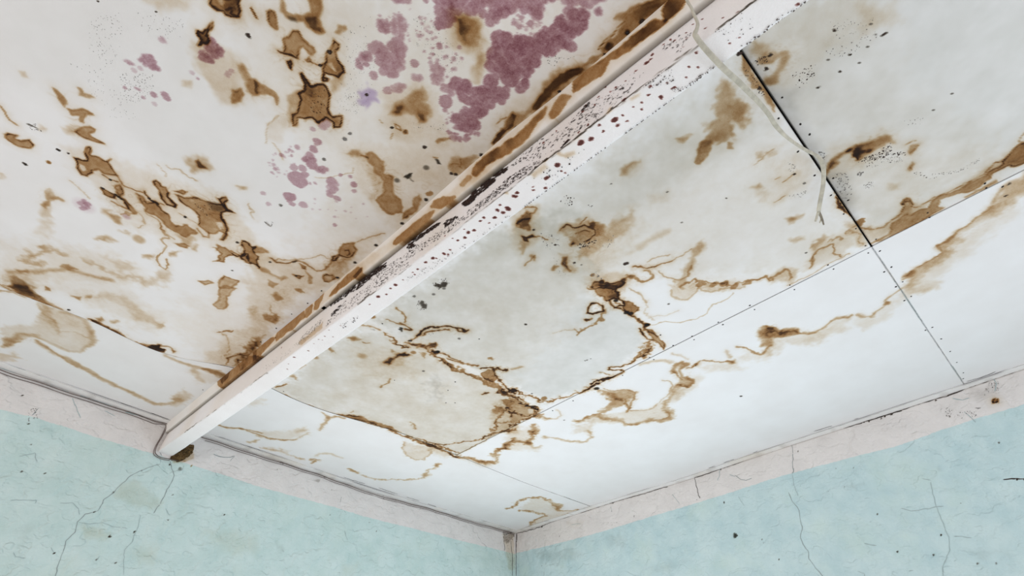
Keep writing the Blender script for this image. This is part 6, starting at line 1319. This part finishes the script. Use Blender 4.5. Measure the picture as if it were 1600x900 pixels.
def crack_mesh(name, lines, place, mats):
    """hairline cracks: thin ragged ribbons lying in the surface; lines = (points mm, half width mm, kind, wander mm)"""
    V = []; F = []; MI = []; rg = np.random.default_rng(9)
    for pts, hw, kind, wander in lines:
        p = np.array(pts, float); d = np.concatenate([[0], np.cumsum(np.hypot(*np.diff(p, axis=0).T))]); n = max(int(d[-1]/5), 3)
        t = np.linspace(0, d[-1], n); q = np.stack([np.interp(t, d, p[:, 0]), np.interp(t, d, p[:, 1])], 1)
        q += wander*np.stack([vnoise(q[:, 0], q[:, 1], 26, 2)-.5+.6*(vnoise(q[:, 0], q[:, 1], 11, 3)-.5), vnoise(q[:, 0], q[:, 1], 26, 4)-.5+.6*(vnoise(q[:, 0], q[:, 1], 11, 5)-.5)], 1)
        wd = hw*(.55+.9*vnoise(t, t*0+17*len(V), 17, 6)); wd[0] *= .25; wd[-1] *= .25
        tg = np.gradient(q, axis=0); tg /= np.hypot(tg[:, :1], tg[:, 1:])+1e-9; nn = np.stack([-tg[:, 1], tg[:, 0]], 1); b = len(V)
        for i in range(n):
            for sg in (-1, 1):
                e = q[i]+sg*nn[i]*wd[i]; P0, u, v, nr = place(e[0], e[1]); V.append(P0+nr*.0003)
        for i in range(n-1): F.append((b+2*i, b+2*i+1, b+2*i+3, b+2*i+2)); MI.append(kind)
    me = bpy.data.meshes.new(name); me.from_pydata([tuple(q) for q in V], [], F)
    for q in mats: me.materials.append(q)
    me.polygons.foreach_set('material_index', np.array(MI, np.int32)); me.update(); return me
def line_list(marks, lo=.45, hi=.75):
    return [(pairs(m[7]), m[4]*.75, 0 if m[2] >= hi else 1 if m[2] >= lo else 2, m[5]*2.2) for m in marks if m[0] == 'l' and m[1] in 'kb' and m[2] > .1]
def tube(name, pts, r, m, parent=None, seg=10, **props):
    cu = bpy.data.curves.new(name, 'CURVE'); cu.dimensions = '3D'; cu.bevel_depth = r; cu.bevel_resolution = 2; cu.use_fill_caps = True
    sp = cu.splines.new('POLY'); sp.points.add(len(pts)-1)
    for q, p in zip(sp.points, pts): q.co = (*p, 1)
    o = bpy.data.objects.new(name, cu); col.objects.link(o); dg = bpy.context.evaluated_depsgraph_get()
    me = bpy.data.meshes.new_from_object(o.evaluated_get(dg)); bpy.data.objects.remove(o)
    me.polygons.foreach_set('use_smooth', np.ones(len(me.polygons), bool))
    return link(name, me, m, parent, **props)
def catmull(pts, k=8):
    P = np.array(pts, float); P = np.vstack([2*P[0]-P[1], P, 2*P[-1]-P[-2]]); out = []
    for i in range(1, len(P)-2):
        for t in np.linspace(0, 1, k, endpoint=False):
            a, b, c, d = P[i-1:i+3]; out.append(.5*((2*b)+(-a+c)*t+(2*a-5*b+4*c-d)*t*t+(-a+3*b-3*c+d)*t**3))
    out.append(P[-2]); return np.array(out)

# ------------------------------------------------------------------ plan of the room (x along the left wall, y along the right wall, corner at 0,0)
CZ = 2.6; A0, AK = 2.5455, .0785
LX = ([-.1, 0, .66, 1.12, 1.43, 1.77, 2.07, 2.36, 2.54, 2.72, 3.0, 3.24, 4], [0, 0, -.017, -.042, -.036, -.012, .006, .012, .027, .036, .053, .078, .1])
RY = ([-.1, 0, .95, 1.55, 2.03, 2.38, 2.98, 3.19, 4], [0, 0, -.012, -.046, -.032, -.035, -.043, -.034, -.03])
def smooth_interp(x, T):
    x = np.asarray(x, float); s = 0
    for d in (-.14, -.07, 0, .07, .14): s = s+np.interp(x+d, *T)
    s = s/5; k = np.clip(np.abs(x)/.15, 0, 1); return s*k
def wall_l(x): return smooth_interp(x, LX)
def wall_r(y): return smooth_interp(y, RY)
def beam_x(y): return A0-AK*y
SEAM_L = ([2.4, 2.5, 2.57, 2.638, 2.754, 2.842, 2.95, 3.022, 3.106, 3.254, 3.301, 4], [.80, .786, .75, .715, .680, .688, .715, .728, .724, .722, .724, .724])
SEAM_R = ([0, .05, .649, 1.0, 1.21, 1.418, 1.614, 1.836, 2.007, 2.168, 2.291, 2.45], [.784, .784, .758, .767, .774, .778, .782, .742, .712, .710, .732, .76])
def si(x, T):
    s = 0
    for d in (-.06, -.03, 0, .03, .06): s = s+np.interp(np.asarray(x)+d, *T)
    return s/5
def zoff(x, y, b):
    z = .0022*fbm(x*1000, y*1000, (700, 330), 3)
    if b == '4': z = z+.015*np.exp(-np.maximum(y-2.975, 0)/.5)*np.clip((x-1.22)/.3, 0, 1)
    if b == '3': z = z-.005*np.exp(-np.maximum(2.975-y, 0)/.12)*np.clip((x-1.22)/.25, .1, 1)
    if b in '3': z = z+.0008*np.exp(-np.abs(x-1.22)/.03)
    if b == '1': z = z-.003*np.exp(-np.abs(y-.71)/.05)
    return CZ+z
G = .0015
BOARDS = {  # name: (x0, x1(y), y0(x), y1(x))
    '1': (lambda y: beam_x(y)-.02, lambda y: 3.72+0*y, lambda x: si(x, SEAM_L)+G, lambda x: 3.25+0*x, .0033),
    '2': (lambda y: beam_x(y)-.02, lambda y: 3.72+0*y, lambda x: wall_l(x)-.03, lambda x: si(x, SEAM_L)-G, .0045),
    '3': (lambda y: 1.2191+0*y, lambda y: beam_x(y)-.06, lambda x: si(x, SEAM_R)+G, lambda x: 2.9728+0*x, .0034),
    '4': (lambda y: 1.2199+0*y, lambda y: beam_x(y)-.06, lambda x: 2.9775+0*x, lambda x: 3.72+0*x, .0045),
    '5': (lambda y: wall_r(y)-.03, lambda y: beam_x(y)-.06, lambda x: wall_l(x)-.03, lambda x: si(x, SEAM_R)-.001, .0048),
    '6': (lambda y: wall_r(y)-.03, lambda y: 1.2185+0*y, lambda x: si(x, SEAM_R)+.0003, lambda x: 2.9748+0*x, .0048),
    '7': (lambda y: wall_r(y)-.03, lambda y: 1.2185+0*y, lambda x: 2.9754+0*x, lambda x: 3.72+0*x, .0048)}
def box_mesh(name, lo, hi):
    bm = bmesh.new(); bmesh.ops.create_cube(bm, size=1)
    for v in bm.verts: v.co = Vector([lo[i]+(hi[i]-lo[i])*(v.co[i]+.5) for i in range(3)])
    me = bpy.data.meshes.new(name); bm.to_mesh(me); bm.free(); return me
ceiling = link('ceiling', box_mesh('ceiling', (-.2, -.2, 2.625), (3.8, 3.8, 2.68)), M_DARK, kind='structure', label='flat ceiling of white boards blotched with brown water stains and mould')

slit_marks = [('l', 'k', .95, 1.0, 2.3, 1.5, '', s, 0) for s in SLITS]+[('l', 'k', .85, 1.0, 1.3, 1.0, '', s, 0) for s in SEAM56]
slit_marks += [('l', 'k', .5, .6, .8, 1.0, '6', [40, 2975, 420, 2975, 800, 2975, 1215, 2975], 0)]
nail_me = None
def make_nail():
    bm = bmesh.new(); bmesh.ops.create_uvsphere(bm, u_segments=10, v_segments=6, radius=1)
    for v in bm.verts: v.co = Vector((v.co.x*.0028, v.co.y*.0028, v.co.z*.0016))
    me = bpy.data.meshes.new('nail'); bm.to_mesh(me); bm.free(); me.materials.append(M_NAIL); return me
nail_me = make_nail()
DOWN = np.array((0, 0, -1.)); EX = np.array((1., 0, 0)); EY = np.array((0, 1., 0))
ALL_SPECKS = {b: [] for b in BOARDS}
def board_of(x, y):
    bx = beam_x(y)-.045
    if x > bx: return '1' if y > si(x, SEAM_L) else '2'
    if y < si(x, SEAM_R): return '5'
    if y < 2.975: return '3' if x > 1.22 else '6'
    return '4' if x > 1.22 else '7'
for s in speck_list(MARKS):
    ALL_SPECKS[board_of(s[0]/1000, s[1]/1000)].append(s)
for b, (x0, x1, y0, y1, g) in BOARDS.items():
    ym = 1.6 if b in '13' else (.4 if b in '25' else 3.3 if b in '47' else 1.8)
    xr = np.array([0., 3.75]); nx = int((float(np.max(x1(np.array(ym))))-float(np.min(x0(np.array(ym)))))/g); xc = float((x0(np.array(ym))+x1(np.array(ym)))/2)
    ny = int((float(np.max(y1(np.array(xc))))-float(np.min(y0(np.array(xc)))))/g)
    aa, bb = np.meshgrid(np.linspace(0, 1, nx), np.linspace(0, 1, ny), indexing='ij')
    yn = float(y0(np.array(xc)))+bb*float(y1(np.array(xc))-y0(np.array(xc)))
    X = x0(yn)+(x1(yn)-x0(yn))*aa; Y = y0(X)+(y1(X)-y0(X))*bb
    Z = zoff(X, Y, b)
    att = paint(X.ravel()*1000, Y.ravel()*1000, MARKS, b)
    att[0] = np.clip(tide_lines(att[0].reshape(nx, ny), X*1000, Y*1000), 0, .985).ravel()
    # skirt: the board's edge, 12 mm thick
    P = np.stack([X, Y, Z], -1)
    P = np.concatenate([P[:1], P, P[-1:]], 0); P = np.concatenate([P[:, :1], P, P[:, -1:]], 1)
    P = np.concatenate([P[:1]+[0, 0, .012], P, P[-1:]+[0, 0, .012]], 0); P = np.concatenate([P[:, :1]+[0, 0, .012], P, P[:, -1:]+[0, 0, .012]], 1)
    P[:, 0, 2] = np.minimum(P[:, 0, 2], 2.62); P[..., 2] = np.minimum(P[..., 2], 2.624)
    at = att.reshape(6, nx, ny); at = np.pad(at, ((0, 0), (2, 2), (2, 2)), mode='edge')
    for e_ in (0, 1, -1, -2): at[2, e_, :] = .8; at[2, :, e_] = .8
    pan = link('panel', grid_mesh('panel', P, at.reshape(6, -1), flip=True), M_CEIL, ceiling)
    def place(x, y, b=b): return np.array((x/1000, y/1000, float(zoff(np.array(x/1000), np.array(y/1000), b)))), EX, EY, DOWN
    if ALL_SPECKS[b]: link('mould_speck', speck_mesh('mould_speck', ALL_SPECKS[b], place, M_SPECK), None, pan, kind='stuff')
    sl = [q for q in line_list(slit_marks) if board_of(q[0][:, 0].mean()/1000, q[0][:, 1].mean()/1000) == b]
    if sl: link('open_joint', crack_mesh('open_joint', sl, lambda x, y: (place(x, y)[0]+DOWN*.0009, EX, EY, DOWN), M_CRACK), None, pan, kind='stuff')
    for nx_, ny_ in NAILS:
        if board_of(nx_, ny_) == b:
            o = bpy.data.objects.new('nail', nail_me); col.objects.link(o); o.parent = pan
            o.location = (nx_, ny_, float(zoff(np.array(nx_), np.array(ny_), b))); o.scale = (1+random.uniform(-.1, .5), 1+random.uniform(-.1, .3), 1); o.rotation_euler.z = random.uniform(0, 3)

# ------------------------------------------------------------------ walls
def wall(name, side, material, T, band, fn):
    zs = np.concatenate([np.linspace(0, 1.74, 12), np.arange(1.75, 2.6125, .005)]); ts = np.concatenate([np.arange(-.02, 3.72, .0052)])
    t, z = np.meshgrid(ts, zs, indexing='ij'); tm, zm = t*1000, z*1000; sd = 0 if side == 'L' else 4
    h = .0065*fbm(tm, zm, (420, 190, 90), sd)+.0034*fbm(tm, zm, (70, 34), sd+2)+.0030*sst(-.03, .03, fbm(tm, zm, (170, 80, 36), sd+1)-.08)*sst(.05, .25, vnoise(tm, zm, 300, sd+3)-.35)
    h = h*np.clip((2.6-z)/.03, .25, 1)*np.clip(t/.06, 0, 1)
    o = fn(t)+h
    A = paint(tm.ravel(), zm.ravel(), [q for q in WALL[side] if q[0] != 'l'])
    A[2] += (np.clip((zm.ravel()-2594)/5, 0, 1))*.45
    # cracks are open: sink the plaster along them
    o = o-.004*np.clip(A[2].reshape(t.shape), 0, 1)*(z < 2.59)
    P = np.stack([t, o, z], -1) if side == 'L' else np.stack([o, t, z], -1)
    me = grid_mesh(name, P, A, flip=(side == 'L'))
    bt = pairs(band)/1000; bt = bt[np.argsort(bt[:, 0])]
    bv = (z-np.interp(t, bt[:, 0], bt[:, 1])).ravel()
    a = me.attributes.new('band', 'FLOAT', 'POINT'); a.data.foreach_set('value', bv.astype(np.float32))
    ob = link(name, me, material, kind='structure')
    sp = speck_list(WALL[side])
    def place(x, y):
        if side == 'L': return np.array((x/1000, float(fn(x/1000))+.004, y/1000)), EX, np.array((0, 0, 1.)), np.array((0, 1., 0))
        return np.array((float(fn(x/1000))+.004, x/1000, y/1000)), EY, np.array((0, 0, 1.)), np.array((1., 0, 0))
    # sit the specks on the actual bumpy surface
    hi = {}
    def place2(x, y):
        p, u, v, nn = place(x, y); i = int(np.clip(np.searchsorted(ts, x/1000), 0, len(ts)-1)); j = int(np.clip(np.searchsorted(zs, y/1000), 0, len(zs)-1))
        p = p.copy(); p[1 if side == 'L' else 0] = o[i, j]+.0006; return p, u, v, nn
    link('crack', crack_mesh('crack', line_list(WALL[side]), place2, M_CRACK), None, ob, kind='stuff')
    link('dirt_speck', speck_mesh('dirt_speck', sp, place2, M_SPECK), None, ob, kind='stuff')
    return ob
wl = wall('wall_left', 'L', M_WALL_L, LX, BAND_L, wall_l); wl['label'] = 'left teal plaster wall with a pale band under the ceiling'
wr = wall('wall_right', 'R', M_WALL_R, RY, BAND_R, wall_r); wr['label'] = 'right teal plaster wall with a pale band under the ceiling'
link('floor', box_mesh('floor', (-.2, -.2, -.1), (6.5, 6.5, 0)), M_FLOOR, kind='structure')

# edge tape strips (the narrow cover strips along the wall joints)
def strip(name, fn, width, along, lifts):
    ts = np.arange(.0, 3.72, .008); us = np.linspace(-.02, 1, 9)
    t, u = np.meshgrid(ts, us, indexing='ij')
    wv = width(t)+.004*fbm(t*1000, t*0, (300, 90), 2)
    c = fn(t)-.004+u*wv
    z = CZ-.0035-.0012*fbm(t*1000, u*30, (160, 60), 4)
    for a, b_, h in lifts:
        k = sst(a-.03, a+.02, t)*(1-sst(b_-.02, b_+.03, t)); z = z-h*k*np.clip(u, 0, 1)**2
    top = z[:, -1:]+.003
    P = np.stack([t, c, z], -1) if along == 'x' else np.stack([c, t, z], -1)
    E = P[:, -1:].copy(); D_ = E.copy(); E[..., 2] = top; P = np.concatenate([P, D_, E], 1)
    A = np.zeros((6, P.shape[0]*P.shape[1])); tt = np.repeat(ts[:, None], P.shape[1], 1).ravel(); uu = np.tile(np.append(us, [1.0, 1.0]), len(ts))
    A[2] = .10*np.clip(vnoise(tt*1000, uu*40, 45, 3)-.7, 0, 1)*2; A[0] = .05*np.clip(vnoise(tt*1000, uu*30, 120, 2)-.5, 0, 1)*2
    return link(name, grid_mesh(name, P, A, flip=(along == 'x')), M_TAPE, kind='structure')
strip('trim_1', wall_l, lambda t: .062+0*t, 'x', [(.82, 1.0, .002), (1.15, 1.45, .003), (1.9, 2.28, .003), (2.62, 2.9, .002)])
strip('trim_2', wall_r, lambda t: .050+0*t, 'y', [(1.1, 1.25, .002), (2.5, 2.56, .002), (2.98, 3.12, .004)])

# ------------------------------------------------------------------ beam
def bow(y):
    y = np.maximum(np.asarray(y, float), 0); return np.where(y < 1.9, 1-(1-y/1.9)**2, 1-.4*(y-1.9)/1.2)
LS = math.hypot(.0025, .096); LT = math.hypot(.013, .046)
ys = np.arange(-.03, 3.72, .0032)
beam = bpy.data.objects.new('ceiling_beam', None); col.objects.link(beam); beam.location = (A0, 0, 2.45)
beam['label'] = 'white painted ceiling beam speckled with rust and black mould'; beam['category'] = 'beam'
def adopt(o, root):
    o.parent = root; o.matrix_parent_inverse = root.matrix_basis.inverted() if False else Matrix.Translation(-Vector(root.location)); return o
k = bow(ys)
sec = []   # (w, z, face, u) per column
for u in np.linspace(0, 1, 32): sec.append(('s', u))
for u in np.linspace(0, 1, 26)[1:]: sec.append(('b', u))
for u in np.linspace(0, 1, 6)[1:]: sec.append(('r', u))
W_ = np.zeros((len(ys), len(sec))); Z_ = W_.copy(); S_ = np.repeat(ys[:, None], len(sec), 1); U_ = W_.copy(); Fc = []
for j, (f, u) in enumerate(sec):
    Fc.append(f)
    if f == 's': W_[:, j] = -.029+(.0025-.010*k)*u; Z_[:, j] = 2.560+(2.457-.018*k-2.560)*u; U_[:, j] = (u*(2.560-2.457)-.007)/.096*LS*1000
    elif f == 'b': W_[:, j] = -.0265-.010*k-.0675*u; Z_[:, j] = 2.457-.018*k-.004*u; U_[:, j] = u*67.5
    else: W_[:, j] = -.094-.010*k; Z_[:, j] = 2.453-.018*k+(2.598-2.453+.018*k)*u; U_[:, j] = u*150
Fc = np.array(Fc)
rough_ = fbm(S_*1000, U_+np.where(Fc == 'b', 200, 0)[None, :], (90, 30, 12), 1)
edge = np.zeros(len(sec)); edge[31] = 1; edge[32] = .5; edge[30] = .5; edge[56] = 1; edge[55] = .4
W_ = W_+.0008*rough_-edge[None, :]*.0005; Z_ = Z_+.0009*rough_+edge[None, :]*(.0012+.0025*np.clip(fbm(S_*1000, U_, (40, 14), 6), -.2, 1))
P = np.stack([beam_x(S_)+W_, S_, Z_], -1)
A = np.zeros((6,)+S_.shape)
for f in 'sb':
    c = np.nonzero(Fc == f)[0]; A[:, :, c] = paint(S_[:, c].ravel()*1000, U_[:, c].ravel(), BEAM[f]).reshape(6, len(ys), len(c))
A[0] += .05*(Fc == 's')[None, :]*np.clip(vnoise(S_*1000, U_, 160, 3)-.3, 0, 1)
body = adopt(link('beam_body', grid_mesh('beam_body', P, A.reshape(6, -1)), M_BEAM), beam)
def mk_place(f):
    def place(x, y):
        s = x/1000; kk = float(bow(s))
        if f == 's':
            u = (y/1000/LS*.096+.007)/.103; p = np.array((beam_x(s)-.029+(.0025-.010*kk)*u, s, 2.560+(2.457-.018*kk-2.560)*u)); nn = np.array((1., .05, 0)); v = np.array((0, 0, -1.))
        else:
            u = y/67.5; p = np.array((beam_x(s)-.0265-.010*kk-.0675*u, s, 2.457-.018*kk-.004*u)); nn = np.array((0, 0, -1.)); v = np.array((-1., 0, 0))
        return p+nn*.0011, np.array((-AK, 1., 0)), v, nn
    return place
for f in 'sb':
    sp = [(x, min(max(y, .5), 95 if f == 's' else 66), r, a, (0 if f == 's' else g), kd) for x, y, r, a, g, kd in speck_list(BEAM[f], stretch=(1.9 if f == 's' else 1.0))]
    adopt(link('paint_fleck', speck_mesh('paint_fleck', sp, mk_place(f), M_FLECK), None, kind='stuff'), beam)
# battens: two lengths nailed along the top of the beam's near side, overlapping at y = 1.5
TOPW = ([0, 1.45, 1.7, 2.0, 2.15, 2.3, 2.45, 2.6, 2.8, 2.95, 3.2, 4], [0, 0, .005, .0075, .014, .018, .020, .0145, .0155, .020, .022, .022])
def batten(ya, yb, out, mname):
    yy = np.arange(ya, yb, .004); prof = [(.004, 2.6035, 0), (.002+.001, 2.600, 0)]
    us = np.linspace(0, 1, 18); pts = [(0.-.013*u+out, 2.600-.046*u, u) for u in us]+[(-.0165, 2.5535, 1.0), (-.028, 2.5535, 1.0), (-.0295, 2.562, 1.0)]
    pts = [(.001, 2.606, 0.)]+pts
    s = np.repeat(yy[:, None], len(pts), 1); w_ = np.array([p[0] for p in pts])[None, :]+0*s; z = np.array([p[1] for p in pts])[None, :]+0*s; u = np.array([p[2] for p in pts])[None, :]+0*s
    w_ = w_+np.interp(s, *TOPW)*(1-u)*(1.0 if ya > 1 else 0)
    wob = .0008*fbm(s*1000, u*20, (220, 80), 4); w_ = w_+wob
    A = paint(s.ravel()*1000, u.ravel()*LT*1000, BEAM['t'])
    A[0] += .05*np.clip(vnoise(s*1000, u*60, 140, 1)-.5, 0, 1).ravel()
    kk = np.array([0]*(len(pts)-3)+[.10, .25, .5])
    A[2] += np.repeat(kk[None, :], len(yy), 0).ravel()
    P = np.stack([beam_x(s)+w_, s, z], -1)
    return adopt(link('batten', grid_mesh('batten', P, A), M_BATT), beam)
batten(-.03, 1.495, .0004, 0); batten(1.475, 3.72, .0022, 0)

# ------------------------------------------------------------------ dangling flat cable over the beam
wire = bpy.data.objects.new('loose_cable', None); col.objects.link(wire); wire.location = WIRE[7]
wire['label'] = 'loose cream flat electric cable draped under the beam with a split end'; wire['category'] = 'cable'
def ribbon(name, pts, ups, hw, ht, m, parent):
    """flat twin cable: dumb-bell section swept along pts; hw / ht half width and half thickness (m)"""
    P = catmull(pts, 8); n = len(P); U = np.array([np.interp(np.linspace(0, len(ups)-1, n), range(len(ups)), [q[i] for q in ups]) for i in range(3)]).T
    if np.isscalar(hw): hw = [hw]*len(pts)
    H = np.interp(np.linspace(0, 1, n), np.linspace(0, 1, len(hw)), hw)
    ring = []
    for i in range(20):
        t = 2*math.pi*i/20; c, s_ = math.cos(t), math.sin(t); ring.append((c, s_*(.72+.28*abs(c)**.8)))
    V = np.zeros((n, 21, 3))
    for i in range(n):
        T = P[min(i+1, n-1)]-P[max(i-1, 0)]; T /= np.linalg.norm(T)+1e-9
        nrm = U[i]-T*np.dot(U[i], T); nrm /= np.linalg.norm(nrm)+1e-9; sdv = np.cross(T, nrm)
        for j in range(21):
            a, b_ = ring[j % 20]; V[i, j] = P[i]+sdv*a*H[i]+nrm*b_*ht
    V = np.concatenate([np.repeat(P[:1, None], 21, 1), V, np.repeat(P[-1:, None], 21, 1)], 0)
    return adopt(link(name, grid_mesh(name, V), m), parent)
nW = len(WIRE); ups = []
for i in range(nW):
    if i < 6: ups.append((.25, .95, -.2))
    elif i < 9: ups.append((.3, .35, -.9))
    elif i < 16: ups.append((.05, .05, -1))
    elif i < 20: ups.append((.1, .75, -.6))
    else: ups.append((.6, .2, -.75))
hw = [.0042]*6+[.0048, .0056]+[.0060]*5+[.0054]*4+[.005]*3+[.0062]*2+[.0060]*3
ribbon('sheath', WIRE, ups, hw, .0029, M_WIRE, wire)
ribbon('split_core', [WIRE[-1]]+TIP_A[1:], [(.6, .2, -.75)]*3, [.0042, .0036, .0028], .0024, M_WIRE, wire)
ribbon('split_core', [WIRE[-1]]+TIP_B[1:], [(.6, .2, -.75)]*3, [.0042, .0034, .0022], .0022, M_COPPER, wire)
ribbon('split_core', [WIRE[-1], ((WIRE[-1][0]+TIP_B[2][0])/2-.004, (WIRE[-1][1]+TIP_B[2][1])/2, 2.561), (TIP_A[2][0]*.45+TIP_B[2][0]*.55, TIP_A[2][1]*.45+TIP_B[2][1]*.55, 2.556)], [(.6, .2, -.75)]*3, [.0036, .003, .002], .002, M_WIRE, wire)

# ------------------------------------------------------------------ thin cables along the left wall joint, ducking under the beam end
cab = bpy.data.objects.new('wall_cable', None); col.objects.link(cab); cab.location = (2.5, .03, 2.58)
cab['label'] = 'thin twin cable along the left wall joint, looping under the beam end'; cab['category'] = 'cable'
def joint(xs, z, off): return [(x, float(wall_l(x))+off+.003*math.sin(x*9)+.0025*math.sin(x*23+1), z+.003*math.sin(x*7+2)+.0015*math.sin(x*31)) for x in xs]
loop = [(x/1000, float(wall_l(x/1000))+.010, z/1000) for x, z in CABLE]
p1 = joint(np.arange(3.7, 2.58, -.03), 2.589, .008)+loop+[(2.418, float(wall_l(2.41))+.006, 2.50), (2.41, float(wall_l(2.41))+.006, 2.565)]+joint(np.arange(2.38, .02, -.03), 2.588, .008)
adopt(tube('strand', catmull(p1, 4), 0.0019, M_CABLE), cab)
p2 = joint(np.arange(3.7, 2.58, -.03), 2.578, .006)+[(x-.006 if x < 2.5 else x+.004, y-.002, z-.006) for x, y, z in loop[:-1]]
adopt(tube('strand', catmull(p2, 4), .0016, M_CABLE), cab)
p3 = joint(np.arange(2.34, .02, -.03), 2.579, .005)
adopt(tube('strand', catmull(p3, 4), .0014, M_CABLE), cab)

# ------------------------------------------------------------------ crumbling lump under the beam's wall end
bm = bmesh.new(); poly = np.array(CLUMP)/1000; cx, cz = poly.mean(0)
bmesh.ops.create_icosphere(bm, subdivisions=5, radius=1)
pc = poly-[cx, cz]; pa = np.arctan2(pc[:, 1], pc[:, 0]); pr = np.hypot(pc[:, 0], pc[:, 1]); od = np.argsort(pa); pa, pr = pa[od], pr[od]
pa = np.concatenate([pa-2*math.pi, pa, pa+2*math.pi]); pr = np.tile(pr, 3)
from mathutils import noise as mn
for v in bm.verts:
    d = v.co.copy(); ang = math.atan2(d.z, d.x); r = float(np.interp(ang, pa, pr)); q = math.hypot(d.x, d.z)
    nn = 1.06+.22*mn.noise(d*3.1)+.16*mn.noise(d*9.0)+.10*mn.noise(d*21)
    v.co = Vector((cx+math.cos(ang)*r*q*nn*.92, float(wall_l(cx))+.006+.028*d.y*nn, cz+math.sin(ang)*r*q*nn*.92))
me = bpy.data.meshes.new('mortar_clump'); bm.to_mesh(me); bm.free()
clump = link('mortar_clump', me, M_CLUMP, label='crumbling dark brown lump under the wall end of the beam', category='clump')
